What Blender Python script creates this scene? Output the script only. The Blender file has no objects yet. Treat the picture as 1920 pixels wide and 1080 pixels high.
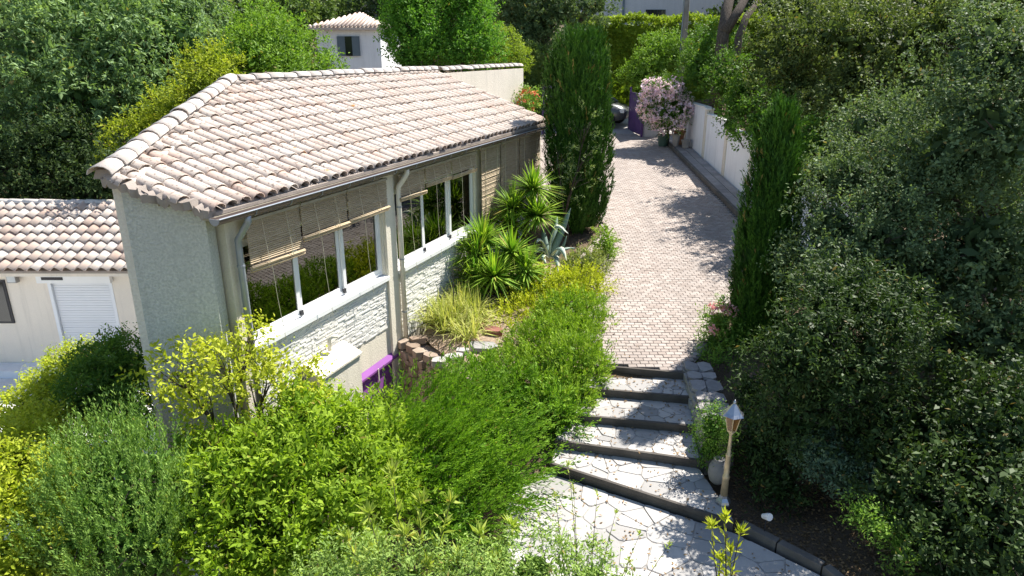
import bpy, math, numpy as np
from mathutils import Matrix, Vector
scn = bpy.context.scene
col = scn.collection
R = math.radians

# ------------------------------------------------------------------ camera, sky, sun, exposure
CAM_H, PITCH, FPX = 4.8, 19.0, 1297.0
cam_d = bpy.data.cameras.new('camera'); cam = bpy.data.objects.new('camera', cam_d); col.objects.link(cam)
cam.location = (0, 0, CAM_H); cam.rotation_euler = (R(90 - PITCH), 0, 0)
cam_d.sensor_fit = 'HORIZONTAL'; cam_d.sensor_width = 36.0; cam_d.lens = 36.0 * FPX / 1920.0
cam_d.clip_start = 0.05; cam_d.clip_end = 1500
scn.camera = cam
SUN_AZ, SUN_EL = 46.0, 52.0            # azimuth clockwise from +Y
wd = bpy.data.worlds.new('World'); scn.world = wd; wd.use_nodes = True
wn = wd.node_tree.nodes; wl_ = wd.node_tree.links
sky = wn.new('ShaderNodeTexSky'); sky.sky_type = 'NISHITA'; sky.sun_disc = False
sky.sun_elevation = R(SUN_EL); sky.sun_rotation = R(SUN_AZ); sky.air_density = 1.0; sky.dust_density = 0.6
wn['Background'].inputs['Strength'].default_value = 0.09
wl_.new(sky.outputs[0], wn['Background'].inputs[0])
sd = bpy.data.lights.new('sun', 'SUN'); sd.energy = 5.0; sd.angle = R(0.55); sd.color = (1.0, 0.955, 0.88)
sun = bpy.data.objects.new('sun', sd); col.objects.link(sun)
sv = Vector((math.sin(R(SUN_AZ)) * math.cos(R(SUN_EL)), math.cos(R(SUN_AZ)) * math.cos(R(SUN_EL)), math.sin(R(SUN_EL))))
sun.rotation_euler = sv.to_track_quat('Z', 'Y').to_euler(); sun.location = (20, 10, 30)
vs = scn.view_settings; vs.view_transform = 'Standard'; vs.look = 'None'; vs.exposure = 1.12; vs.gamma = 1.0; vs.use_curve_mapping = False
scn.cycles.use_denoising = True; scn.cycles.use_adaptive_sampling = False
scn.cycles.caustics_reflective = False; scn.cycles.caustics_refractive = False; scn.cycles.sample_clamp_indirect = 4.0
scn.cycles.max_bounces = 8; scn.cycles.diffuse_bounces = 3; scn.cycles.glossy_bounces = 3
scn.cycles.transmission_bounces = 4; scn.cycles.transparent_max_bounces = 6

# ------------------------------------------------------------------ helpers
TH = R(PITCH); CT, ST = math.cos(TH), math.sin(TH)
def at(px, py, Y):
    """world point seen at a photograph pixel, Y metres ahead"""
    x = (px - 960) / FPX; d = (py - 540) / FPX
    r = np.array([x, CT - d * ST, -(ST + d * CT)])
    return np.array([0, 0, CAM_H]) + r * (Y / r[1])
def dep(p):
    return p[1] * CT + (CAM_H - p[2]) * ST
WL = {}
def wloc(o):
    return WL.get(o.name, np.zeros(3)) if o else np.zeros(3)
def props(o, label=None, cat=None, group=None, kind=None):
    if label: o['label'] = label
    if cat: o['category'] = cat
    if group: o['group'] = group
    if kind: o['kind'] = kind
    return o
def thing(name, loc, label, cat, group=None):
    o = bpy.data.objects.new(name, None); col.objects.link(o)
    o.location = loc; o.empty_display_size = 0.2; WL[o.name] = np.array(loc, float)
    return props(o, label, cat, group)
def link(name, me, parent=None, mat=None):
    o = bpy.data.objects.new(name, me); col.objects.link(o)
    if mat is not None and len(me.materials) == 0: me.materials.append(mat)
    o.parent = parent; WL[o.name] = wloc(parent).copy()
    return o
def raw_mesh(name, V, faces, mat=None, smooth=False, tint=None):
    me = bpy.data.meshes.new(name)
    me.from_pydata([tuple(v) for v in V], [], faces)
    if mat is not None: me.materials.append(mat)
    if smooth: me.polygons.foreach_set('use_smooth', [True] * len(me.polygons))
    if tint is not None:
        a = me.attributes.new('tint', 'FLOAT', 'POINT'); a.data.foreach_set('value', np.asarray(tint, np.float32))
    me.update(); return me
class MB:
    def __init__(s): s.V = []; s.F = []; s.T = []; s.t = 0.5
    def add(s, V, F):
        b = len(s.V); s.V += [tuple(v) for v in V]; s.F += [tuple(i + b for i in f) for f in F]; s.T += [s.t] * len(V)
    def box(s, lo, hi, M=None):
        x0, y0, z0 = lo; x1, y1, z1 = hi
        V = [(x0,y0,z0),(x1,y0,z0),(x1,y1,z0),(x0,y1,z0),(x0,y0,z1),(x1,y0,z1),(x1,y1,z1),(x0,y1,z1)]
        if M: V = [M(*v) for v in V]
        s.add(V, [(0,3,2,1),(4,5,6,7),(0,1,5,4),(1,2,6,5),(2,3,7,6),(3,0,4,7)])
    def prism(s, poly, z0, z1, inset=0.0, cz=None):
        """poly: ccw xy list; top inset gives a worn edge"""
        n = len(poly); c = np.mean(np.array(poly), axis=0)
        top = [tuple(c + (np.array(p) - c) * (1 - inset)) for p in poly]
        zt = [z1] * n if cz is None else cz
        V = [(p[0], p[1], z0) for p in poly] + [(p[0], p[1], z - 0.006 if inset else z) for p, z in zip(poly, zt)] 
        F = [tuple(reversed(range(n)))] + [(i, (i+1) % n, n + (i+1) % n, n + i) for i in range(n)]
        if inset:
            V += [(p[0], p[1], z) for p, z in zip(top, zt)]
            F += [(n+i, n+(i+1) % n, 2*n+(i+1) % n, 2*n+i) for i in range(n)] + [tuple(range(2*n, 3*n))]
        else: F += [tuple(range(n, 2*n))]
        s.add(V, F)
    def tube(s, pts, rad, seg=8, cap=True):
        pts = [np.array(p, float) for p in pts]; n = len(pts)
        if np.isscalar(rad): rad = [rad] * n
        V = []; F = []; up = None
        for i, p in enumerate(pts):
            d = pts[min(i+1, n-1)] - pts[max(i-1, 0)]; d /= (np.linalg.norm(d) + 1e-9)
            if up is None:
                up = np.array([1., 0, 0]) if abs(d[0]) < .8 else np.array([0, 1., 0])
            a = up - d * np.dot(up, d); a /= np.linalg.norm(a) + 1e-9; up = a; b = np.cross(d, a)
            for k in range(seg):
                t = 2 * math.pi * k / seg; V.append(p + rad[i] * (a * math.cos(t) + b * math.sin(t)))
        for i in range(n-1):
            for k in range(seg):
                F.append((i*seg+k, i*seg+(k+1) % seg, (i+1)*seg+(k+1) % seg, (i+1)*seg+k))
        if cap: F += [tuple(reversed(range(seg))), tuple(range((n-1)*seg, n*seg))]
        s.add(V, F)
    def lathe(s, prof, c, seg=16):
        V = []; F = []; n = len(prof)
        for r, z in prof:
            for k in range(seg):
                t = 2*math.pi*k/seg; V.append((c[0] + r*math.cos(t), c[1] + r*math.sin(t), c[2] + z))
        for i in range(n-1):
            for k in range(seg): F.append((i*seg+k, i*seg+(k+1) % seg, (i+1)*seg+(k+1) % seg, (i+1)*seg+k))
        F += [tuple(reversed(range(seg))), tuple(range((n-1)*seg, n*seg))]
        s.add(V, F)
    def mesh(s, name, mat, off=None, smooth=False):
        V = np.array(s.V, float)
        if off is not None: V = V - off
        return raw_mesh(name, V, s.F, mat, smooth, s.T)
    def build(s, name, mat, parent=None, smooth=False):
        return link(name, s.mesh(name, mat, wloc(parent), smooth), parent)
    def solo(s, name, mat, label=None, cat=None, group=None, kind=None, smooth=False):
        return props(link(name, s.mesh(name, mat, None, smooth)), label, cat, group, kind)

# ------------------------------------------------------------------ materials
class NT:
    def __init__(s, name):
        s.m = bpy.data.materials.new(name); s.m.use_nodes = True; s.n = s.m.node_tree.nodes; s.l = s.m.node_tree.links
        s.b = s.n['Principled BSDF']; s.out = s.n['Material Output']
    def node(s, typ, **kw):
        x = s.n.new(typ)
        for k, v in kw.items():
            if k in x.inputs: x.inputs[k].default_value = v
            else: setattr(x, k, v)
        return x
    def coord(s, scale=None, kind='Object'):
        g = s.node('ShaderNodeNewGeometry'); v = g.outputs['Position']
        if scale is not None:
            m = s.node('ShaderNodeMapping'); m.inputs['Scale'].default_value = scale; s.l.new(v, m.inputs['Vector']); v = m.outputs[0]
        return v
    def noise(s, scale, detail=4, rough=.55, vec=None):
        t = s.node('ShaderNodeTexNoise'); t.inputs['Scale'].default_value = scale; t.inputs['Detail'].default_value = detail; t.inputs['Roughness'].default_value = rough
        s.l.new(vec if vec is not None else s.coord(), t.inputs['Vector']); return t.outputs['Fac']
    def ramp(s, fac, stops):
        r = s.node('ShaderNodeValToRGB'); e = r.color_ramp.elements
        while len(e) < len(stops): e.new(.5)
        for x, (p, c) in zip(e, stops): x.position = p; x.color = (c[0], c[1], c[2], 1) if not np.isscalar(c) else (c, c, c, 1)
        s.l.new(fac, r.inputs[0]); return r.outputs[0]
    def mix(s, f, a, b, mode='MIX'):
        x = s.node('ShaderNodeMix', data_type='RGBA', blend_type=mode)
        for sock, v in ((x.inputs[0], f), (x.inputs[6], a), (x.inputs[7], b)):
            if isinstance(v, (int, float)): sock.default_value = v
            elif isinstance(v, tuple): sock.default_value = (*v, 1) if len(v) == 3 else v
            else: s.l.new(v, sock)
        return x.outputs[2]
    def attr(s, name='tint'):
        a = s.node('ShaderNodeAttribute'); a.attribute_name = name; return a.outputs['Fac']
    def bump(s, h, strength=.4, dist=.02):
        b = s.node('ShaderNodeBump'); b.inputs['Strength'].default_value = strength; b.inputs['Distance'].default_value = dist
        s.l.new(h, b.inputs['Height']); s.l.new(b.outputs[0], s.b.inputs['Normal'])
    def base(s, c):
        if isinstance(c, tuple): s.b.inputs['Base Color'].default_value = (*c, 1)
        else: s.l.new(c, s.b.inputs['Base Color'])
    def rough(s, r, spec=.3):
        s.b.inputs['Roughness'].default_value = r; s.b.inputs['Specular IOR Level'].default_value = spec

def plain(name, c, rough=.6, spec=.3, metal=0, var=.12, vscale=3.0, bump=0, bscale=60):
    t = NT(name); n = t.noise(vscale, 5)
    k = t.ramp(n, [(.25, tuple(x*(1-var) for x in c)), (.75, tuple(min(1, x*(1+var)) for x in c))])
    t.base(k); t.rough(rough, spec); t.b.inputs['Metallic'].default_value = metal
    if bump: t.bump(t.noise(bscale, 4), bump, .01)
    return t.m
def leaf(name, dark, light, trans=.34, rough=.62, spec=.16, tcol=None, dry=None):
    """thin leaf: reflects and lets light through; colours vary leaf by leaf"""
    k = 1.25 if light[1] < .2 else 1.55; dark = (dark[0]*k*1.05, dark[1]*k, dark[2]*k*.9); light = (light[0]*k*1.05, light[1]*k, light[2]*k*.9)
    t = NT(name); a = t.attr(); c = t.mix(a, dark, light); c = t.mix(t.ramp(a, [(.975, 0.), (.985, .8)]), c, (.34, .22, .07))
    n = t.noise(1.1, 3); c = t.mix(t.ramp(n, [(.35, 0.0), (.7, .45)]), c, tuple(x*.62 for x in dark))
    if dry:
        d = t.ramp(t.noise(2.3, 5, .7), [(.60, 0.), (.74, .75)]); c = t.mix(d, c, dry)
    t.base(c); t.rough(rough, spec)
    tr = t.node('ShaderNodeBsdfTranslucent'); tc = t.mix(1.0, c, tcol or (1.15, 1.2, .55), 'MULTIPLY'); t.l.new(tc, tr.inputs[0])
    mx = t.node('ShaderNodeMixShader'); mx.inputs[0].default_value = trans
    t.l.new(t.b.outputs[0], mx.inputs[1]); t.l.new(tr.outputs[0], mx.inputs[2]); t.l.new(mx.outputs[0], t.out.inputs[0])
    return t.m
def soil_mat():
    t = NT('soil'); n = t.noise(1.3, 6, .65); c = t.ramp(n, [(.3, (.085, .06, .04)), (.55, (.17, .125, .085)), (.75, (.26, .20, .145))])
    f = t.noise(28, 4, .7); c = t.mix(t.ramp(f, [(.55, 0.), (.68, .7)]), c, (.24, .18, .11)); c = t.mix(t.ramp(t.noise(45, 2), [(.58, 0.), (.66, .8)]), c, (.05, .035, .025))
    t.base(c); t.rough(.95, .1); t.bump(t.noise(30, 6, .7), .9, .04); return t.m
def bark_mat():
    t = NT('bark'); v = t.coord((9, 9, 2.2)); n = t.noise(3, 6, .7, v); c = t.ramp(n, [(.3, (.035, .028, .022)), (.7, (.16, .13, .105))])
    t.base(c); t.rough(.95, .1); t.bump(n, 1.0, .03); return t.m
def tile_mat(name, a, b, cdark=(.16, .12, .10), spot=.62):
    t = NT(name); c = t.mix(t.attr(), a, b)
    n = t.noise(6, 6, .7); c = t.mix(t.ramp(n, [(.35, 0.), (.75, .55)]), c, (.50, .40, .33))
    c = t.mix(t.ramp(t.noise(2.1, 4, .6), [(.52, 0.), (.78, .6)]), c, (.46, .26, .18))
    l = t.noise(26, 3, .5); c = t.mix(t.ramp(l, [(spot, 0.), (spot + .06, .75)]), c, cdark)
    o = t.noise(4.2, 2, .4); c = t.mix(t.ramp(o, [(.76, 0.), (.79, .85)]), c, (.42, .20, .04))
    t.base(c); t.rough(.88, .15); t.bump(t.noise(45, 5, .7), .35, .01); return t.m
def plaster_mat(name, a, b, scale=42, strength=.9):
    t = NT(name); n = t.noise(scale, 3, .6); big = t.noise(.9, 5, .6)
    c = t.mix(t.ramp(n, [(.34, 0.), (.66, 1.)]), a, b); st = t.noise(1.0, 5, .65, t.coord((5.5, 5.5, .35))); c = t.mix(t.ramp(st, [(.50, 0.), (.72, .42)]), c, tuple(x*.62 for x in a)); c = t.mix(t.ramp(big, [(.4, 0.), (.75, .35)]), c, tuple(x*.72 for x in a))
    t.base(c); t.rough(.93, .1); t.bump(n, strength, .02); return t.m
def stone_mat(name, a, b, tintamt=1.0, sc=7):
    t = NT(name); c = t.mix(t.attr(), a, b); n = t.noise(sc, 6, .65)
    c = t.mix(t.ramp(n, [(.35, 0.), (.75, .5)]), c, tuple(x*.62 for x in a))
    l = t.noise(1.7, 5, .7); c = t.mix(t.ramp(l, [(.52, 0.), (.7, .35)]), c, tuple(x*.5 for x in a))
    t.base(c); t.rough(.85, .2); t.bump(t.noise(sc*4, 5, .6), .5, .012); return t.m
M = {}
M['soil'] = soil_mat(); M['bark'] = bark_mat()
M['tile'] = tile_mat('old_roof_tile', (.455, .385, .335), (.575, .52, .465), spot=.575)
M['tile_cap'] = tile_mat('cap_tile', (.62, .56, .50), (.72, .67, .61), spot=.64)
M['tile_annex'] = tile_mat('annex_tile', (.52, .40, .33), (.74, .66, .58), spot=.70)
M['mortar'] = plain('mortar', (.34, .29, .25), .95, .1, var=.25, bump=.5)
M['plaster_end'] = plaster_mat('rough_plaster', (.66, .665, .60), (.45, .465, .42), 36, 1.0)
M['plaster'] = plaster_mat('facade_plaster', (.84, .78, .65), (.75, .68, .55), 50, .4)
M['plaster_warm'] = plaster_mat('wall_plaster', (.82, .76, .65), (.70, .64, .54), 30, .6)
M['plaster_annex'] = plaster_mat('annex_plaster', (.86, .78, .67), (.82, .74, .63), 60, .25)
M['white_wall'] = plaster_mat('white_render', (.90, .91, .93), (.87, .88, .90), 24, .2)
M['grey_wall'] = plaster_mat('grey_render', (.62, .60, .60), (.56, .54, .54), 12, .2)
M['white_paint'] = plain('white_paint', (.83, .83, .82), .35, .4, var=.03)
M['pvc'] = plain('white_shutter', (.80, .81, .83), .4, .4, var=.02)
M['clad'] = stone_mat('split_stone', (.86, .84, .79), (.80, .77, .70), sc=9)
M['zinc'] = plain('zinc', (.30, .33, .37), .45, .5, .5, .15, 5)
M['gutter'] = plain('gutter_paint', (.11, .08, .068), .4, .4, 0, .15, 4)
M['cream_pipe'] = plain('cream_pipe', (.70, .66, .57), .5, .4, var=.08)
M['soffit'] = plain('soffit', (.36, .32, .25), .8, .2, var=.2)
M['purple'] = plain('purple_paint', (.27, .09, .33), .6, .3, var=.15, bump=.15)
M['purple_dark'] = plain('purple_gate_paint', (.10, .05, .17), .55, .35, var=.15)
M['dark'] = plain('dark_metal', (.03, .03, .035), .5, .4)
M['rubber'] = plain('rubber', (.02, .02, .02), .8, .2)
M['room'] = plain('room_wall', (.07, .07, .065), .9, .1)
M['curtain'] = plain('curtain', (.62, .64, .64), .9, .1, var=.1)
M['cord'] = plain('cord', (.62, .56, .42), .8, .1)
M['brass'] = plain('aged_brass', (.55, .44, .27), .42, .5, .45, .25, 12)
M['lamp_roof'] = plain('lamp_roof_metal', (.42, .44, .47), .3, .5, .8, .15, 8)
M['terracotta'] = plain('terracotta', (.42, .19, .105), .8, .2, var=.2)
M['green_pot'] = plain('green_pot', (.05, .10, .08), .5, .4)
M['stone_pot'] = plain('stone_pot', (.30, .285, .265), .85, .2, var=.25, bump=.4)
M['pole'] = plain('weathered_pole', (.23, .22, .20), .8, .2, var=.25)
M['concrete'] = plain('pale_concrete', (.80, .78, .74), .9, .15, var=.10, bump=.3)
M['kerb'] = plain('kerb_stone', (.15, .135, .12), .9, .15, var=.3, bump=.4)
M['riser'] = plain('riser_concrete', (.10, .09, .08), .95, .1, var=.35, bump=.5)
def paver_mat():
    t = NT('clay_paver'); c = t.mix(t.attr(), (.335, .28, .245), (.445, .39, .35)); n = t.noise(20, 6, .65); c = t.mix(t.ramp(n, [(.35, 0.), (.75, .4)]), c, (.27, .22, .19))
    p = t.noise(.55, 6, .62); c = t.mix(t.ramp(p, [(.46, 0.), (.66, .5)]), c, (.27, .235, .21)); w = t.noise(.8, 4, .6, t.coord((2.2, .22, 1))); c = t.mix(t.ramp(w, [(.52, 0.), (.68, .38)]), c, (.24, .21, .19))
    t.base(c); t.rough(.88, .2); t.bump(t.noise(80, 5, .6), .5, .01); return t.m
M['paver'] = paver_mat()
M['slab'] = stone_mat('grey_slab', (.30, .28, .27), (.42, .39, .37), sc=10)
M['flag'] = stone_mat('pale_flagstone', (.50, .475, .445), (.24, .235, .23), sc=5)
M['joint'] = plain('joint_mortar', (.31, .295, .275), .95, .1, var=.35)
M['bed'] = plain('sand_bed', (.30, .26, .23), .95, .1, var=.2)
M['road'] = plain('road', (.42, .39, .36), .95, .1, var=.15, bump=.3)
M['rock'] = stone_mat('field_stone', (.27, .20, .15), (.42, .34, .27), sc=6)
M['rock_grey'] = stone_mat('grey_field_stone', (.34, .31, .28), (.48, .44, .39), sc=6)
M['rock_red'] = stone_mat('red_stone', (.22, .09, .07), (.30, .13, .10), sc=6)
M['car_paint'] = plain('car_paint', (.10, .105, .10), .3, .5, .3, .03)
M['car_glass'] = plain('car_glass', (.015, .02, .02), .08, .6, var=.02)
M['shutter_grey'] = plain('grey_shutter', (.13, .17, .20), .6, .3)
def blind_mat():
    t = NT('reed'); n = t.noise(6, 5, .7, t.coord((1, 1, 14))); c = t.ramp(n, [(.3, (.33, .25, .15)), (.7, (.58, .47, .32))])
    t.base(c); t.rough(.7, .25); return t.m
M['reed'] = blind_mat()
def glass_mat():
    t = NT('window_glass'); g = t.node('ShaderNodeBsdfGlossy'); g.inputs['Roughness'].default_value = .01; g.inputs['Color'].default_value = (.95, .97, .96, 1)
    tr = t.node('ShaderNodeBsdfTransparent'); tr.inputs[0].default_value = (.45, .50, .48, 1)
    f = t.node('ShaderNodeFresnel'); f.inputs['IOR'].default_value = 2.15
    mx = t.node('ShaderNodeMixShader'); t.l.new(f.outputs[0], mx.inputs[0]); t.l.new(tr.outputs[0], mx.inputs[1]); t.l.new(g.outputs[0], mx.inputs[2])
    t.l.new(mx.outputs[0], t.out.inputs[0]); return t.m
M['glass'] = glass_mat()
def amber():
    t = NT('amber_glass'); t.base((.40, .20, .07)); t.rough(.15, .5); t.b.inputs['Transmission Weight'].default_value = .55; return t.m
M['amber'] = amber()
# foliage
LF = {}
LF['myrtle'] = leaf('bright_shrub_leaf', (.075, .16, .008), (.255, .355, .035), .40)
LF['yellow'] = leaf('yellow_shrub_leaf', (.22, .28, .02), (.42, .46, .06), .38, tcol=(1.05, 1.08, .5))
LF['hedge'] = leaf('hedge_leaf', (.16, .23, .015), (.40, .44, .05), .36)
LF['darkbush'] = leaf('shade_shrub_leaf', (.035, .10, .015), (.12, .21, .03), .3)
LF['juniper_grey'] = leaf('grey_juniper', (.05, .13, .02), (.23, .34, .09), .24)
LF['juniper'] = leaf('green_juniper', (.04, .12, .008), (.18, .31, .03), .27)
LF['juniper_lime'] = leaf('lime_juniper', (.075, .165, .012), (.25, .36, .045), .27)
LF['gold'] = leaf('gold_juniper', (.20, .26, .015), (.43, .46, .05), .27)
LF['rosemary'] = leaf('soft_green_shrub', (.10, .14, .04), (.24, .28, .09), .25, .6)
LF['cypress'] = leaf('cypress_spray', (.018, .062, .010), (.075, .175, .02), .10)
LF['cypress_pale'] = leaf('pale_conifer_spray', (.11, .17, .07), (.24, .31, .13), .22, .6)
LF['yucca'] = leaf('yucca_blade', (.07, .17, .015), (.27, .38, .05), .3)
LF['iris'] = leaf('dry_grass_blade', (.20, .26, .05), (.50, .49, .22), .3, .6)
LF['oak'] = leaf('oak_leaf', (.025, .05, .015), (.165, .21, .07), .32)
LF['silver'] = leaf('silver_leaf', (.028, .058, .024), (.17, .24, .118), .28)
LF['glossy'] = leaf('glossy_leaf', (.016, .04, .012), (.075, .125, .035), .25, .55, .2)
LF['pale_rosette'] = leaf('rosette_leaf', (.07, .13, .085), (.14, .21, .14), .25)
LF['laurel'] = leaf('laurel_leaf', (.035, .09, .028), (.25, .36, .175), .34)
LF['limegreen'] = leaf('lime_leaf', (.12, .18, .015), (.30, .34, .035), .38)
LF['poplar'] = leaf('fresh_leaf', (.055, .15, .02), (.14, .28, .04), .36)
LF['bay'] = leaf('bay_leaf', (.07, .15, .02), (.17, .28, .04), .34)
LF['far'] = leaf('far_leaf', (.05, .10, .03), (.14, .20, .06), .3)
LF['far_dark'] = leaf('far_dark_leaf', (.025, .055, .02), (.07, .11, .04), .3)
LF['clip'] = leaf('clipped_hedge_leaf', (.10, .17, .018), (.26, .33, .04), .34)
LF['oleander'] = leaf('oleander_leaf', (.07, .16, .025), (.20, .32, .06), .32)
LF['shoot'] = leaf('young_shoot_leaf', (.17, .25, .04), (.36, .42, .10), .38, dry=(.50, .36, .10))
LF['olive'] = leaf('olive_leaf', (.10, .19, .04), (.26, .35, .10), .3)
LF['petal_pink'] = leaf('pink_petal', (.52, .20, .26), (.78, .50, .50), .3, .6, tcol=(1, .9, .9))
LF['petal_lilac'] = leaf('lilac_petal', (.60, .47, .60), (.82, .72, .78), .3, .6, tcol=(1, .95, 1))
LF['petal_red'] = leaf('red_petal', (.45, .10, .06), (.65, .25, .14), .3, .6, tcol=(1, .7, .7))
LF['litter'] = leaf('leaf_litter', (.10, .065, .035), (.30, .21, .12), .1, .9, tcol=(1, .9, .7))
def agave_mat():
    t = NT('agave_skin'); a = t.attr(); c = t.ramp(a, [(.0, (.16, .23, .20)), (.55, (.20, .27, .23)), (.75, (.62, .62, .45)), (1., (.70, .70, .55))])
    t.base(c); t.rough(.55, .3); return t.m
M['agave'] = agave_mat()

# ------------------------------------------------------------------ foliage machinery
NLEAF = [0]
def unit(v): return v / (np.linalg.norm(v, axis=-1, keepdims=True) + 1e-9)
def leaf_mesh(name, P, D, Nn, L, W, T, mat, fold=.22, extra=None):
    n = len(P); NLEAF[0] += n
    S = np.cross(D, Nn)
    mid = P + D * (L * .45)[:, None] + Nn * (W * fold)[:, None]
    V = np.empty((n, 4, 3), np.float32)
    V[:, 0] = P; V[:, 1] = mid - S * (W * .5)[:, None]; V[:, 2] = P + D * L[:, None] ; V[:, 3] = mid + S * (W * .5)[:, None]
    if extra is not None: V = np.concatenate([V, extra]); T = np.concatenate([T, np.full(len(extra), .22)])  # inner filler: shaded crown interior painted as one dark tint
    return quads(name, V, T, mat)
def quads(name, V, T, mat):
    n = len(V); me = bpy.data.meshes.new(name)
    me.vertices.add(n * 4); me.vertices.foreach_set('co', V.reshape(-1))
    me.loops.add(n * 4); me.loops.foreach_set('vertex_index', np.arange(n * 4, dtype=np.int32))
    me.polygons.add(n); me.polygons.foreach_set('loop_start', np.arange(0, n * 4, 4, dtype=np.int32))
    a = me.attributes.new('tint', 'FLOAT', 'POINT'); a.data.foreach_set('value', np.repeat(np.clip(T, 0, 1).astype(np.float32), 4))
    me.materials.append(mat); me.update(calc_edges=True); return me
def B(px, py, Y, rpx, rypx=None, dm=None):
    c = at(px, py, Y); k = dep(c) / FPX
    rx = rpx * k; rz = (rypx or rpx) * k
    return (c, np.array([rx, dm or rx, rz]))
def sample_blobs(blobs, dens, rng, inner=.0, lump=.16, hide_back=.45, cut=None, thr=.72, gap=.25):
    P = []; Nn = []
    fg = rng.normal(size=(6, 3)) * 5.5; pg = rng.uniform(0, 6.28, 6)
    ph = rng.uniform(0, 6.28, 9); fr = rng.uniform(2.0, 6.5, (9, 3)) * rng.choice([-1, 1], (9, 3))
    for i, (c, r) in enumerate(blobs):
        a, b, d = r; pp = 1.6
        area = 4 * math.pi * (((a*b)**pp + (a*d)**pp + (b*d)**pp) / 3) ** (1/pp)
        n = int(area * dens)
        if n < 4: n = 4
        u = unit(rng.normal(size=(n, 3)))
        lum = sum(np.sin(u @ fr[k] + ph[k] + i) for k in range(9)) / 9.0
        rad = 1 + lump * lum * 2.0 - np.abs(rng.normal(0, .13, n))
        rad = np.where(rng.random(n) < inner, rng.uniform(.45, .85, n), rad)
        p = c + u * r * rad[:, None]; nr = unit(u / r)
        keep = np.ones(n, bool)
        for j, (c2, r2) in enumerate(blobs):
            if j != i: keep &= (np.linalg.norm((p - c2) / r2, axis=1) > thr)
        keep &= ~((nr[:, 1] > .35) & (nr[:, 2] < .35) & (rng.random(n) < hide_back))
        keep &= ~((nr[:, 2] < -.55) & (rng.random(n) < .5))
        gn = sum(np.sin(u @ fg[k] + pg[k] + i * 1.7) for k in range(6)) / 6.0 * 2.2
        keep &= rng.random(n) < np.clip(1 - gap * (1.0 - gn * 1.4), .06, 1)
        if cut is not None: keep &= cut(p)
        P.append(p[keep]); Nn.append(nr[keep])
    return np.concatenate(P), np.concatenate(Nn)
def foliage(blobs, mat, seed, dens=60, k=9, tl=.22, L=.08, W=.035, up=.35, out=.8, rnd=.5, splay=.85, inner=.12, lump=.16, bias=(0, 0, 0), cut=None, hide_back=.45, off=None, name='foliage', fold=.22, thr=.72, tvar=.55, jit=.03, core=.62, gap=.28):
    rng = np.random.default_rng(seed)
    P, Nn = sample_blobs(blobs, dens * (1 + gap * .6), rng, inner, lump, hide_back, cut, thr, gap)
    n = len(P)
    A = unit(Nn * out + np.array([0, 0, up]) + np.array(bias) + rng.normal(size=(n, 3)) * rnd)
    u = np.tile((np.arange(k) + .5) / k, (n, 1)) + rng.normal(0, .05, (n, k))
    tlen = tl * rng.uniform(.6, 1.35, n)
    pos = P[:, None] + A[:, None] * (u * tlen[:, None])[..., None]
    q = unit(rng.normal(size=(n, k, 3))); q = unit(q - A[:, None] * (q * A[:, None]).sum(-1, keepdims=True))
    D = unit(A[:, None] * (1 - splay * .5) + q * splay)
    cand = Nn[:, None] * .5 + np.array([0, 0, .7]) + rng.normal(size=(n, k, 3)) * .6
    N_ = unit(cand - D * (cand * D).sum(-1, keepdims=True))
    LL = L * rng.uniform(.65, 1.3, (n, k)) * (1.1 - .35 * u); WW = W * rng.uniform(.75, 1.25, (n, k))
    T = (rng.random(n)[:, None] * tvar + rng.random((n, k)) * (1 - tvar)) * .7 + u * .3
    T = np.where(rng.random((n, k)) < .012, 1.0, np.clip(T, 0, .96))
    ts = rng.uniform(.62, 1.30, n)[:, None]; LL = LL * ts; WW = WW * ts
    pos = pos + rng.normal(0, jit, pos.shape)
    pos = pos.reshape(-1, 3)
    if off is not None: pos = pos - off
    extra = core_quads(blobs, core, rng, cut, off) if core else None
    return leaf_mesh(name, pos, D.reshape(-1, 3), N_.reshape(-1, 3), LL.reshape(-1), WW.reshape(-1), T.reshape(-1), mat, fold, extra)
def core_quads(blobs, f, rng, cut=None, off=None):
    # added dark filler quads, inner shade put into the tint, so no crown is hollow
    out = []
    for c, r in blobs:
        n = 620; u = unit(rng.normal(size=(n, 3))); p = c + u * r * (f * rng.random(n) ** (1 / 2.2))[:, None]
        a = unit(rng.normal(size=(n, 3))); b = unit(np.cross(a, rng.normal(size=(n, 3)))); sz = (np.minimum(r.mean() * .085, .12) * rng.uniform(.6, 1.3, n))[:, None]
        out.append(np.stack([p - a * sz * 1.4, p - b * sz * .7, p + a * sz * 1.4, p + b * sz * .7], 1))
    q = np.concatenate(out)
    if cut is not None: q = q[np.all(cut(q.reshape(-1, 3)).reshape(-1, 4), axis=1)]
    return (q - off if off is not None else q).astype(np.float32)
def limbs(base, blobs, r0, rng, fork=.35, droop=0):
    mb = MB(); base = np.array(base, float); cs = [c for c, r in blobs]; top = np.mean(cs, axis=0)
    f = base + (top - base) * fork + np.array([rng.normal(0, .06), rng.normal(0, .06), 0])
    pts = [base - np.array([0, 0, .25]), base, base + (f - base) * .5 + rng.normal(0, .04, 3), f]
    mb.tube(pts, [r0 * 1.4, r0 * 1.1, r0 * .95, r0 * .85], 8)
    for c, r in blobs:
        e = c + np.array([0, 0, r[2] * .35]); m = f + (e - f) * .5 + rng.normal(0, .09, 3) * np.linalg.norm(e - f) * .6
        mb.tube([f - (f - base) * .08, m, c, e], [r0 * .62, r0 * .45, r0 * .28, r0 * .07], 6)
        for _ in range(9):
            d = unit(rng.normal(size=3)) * r * rng.uniform(.75, 1.02); d[2] = abs(d[2]) * .7
            mb.tube([m + (c - m) * rng.uniform(.2, .9), c + d * .5 + rng.normal(0, .05, 3), c + d], [min(r0 * .22, .03), min(r0 * .13, .016), .004], 5)
    return mb
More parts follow.
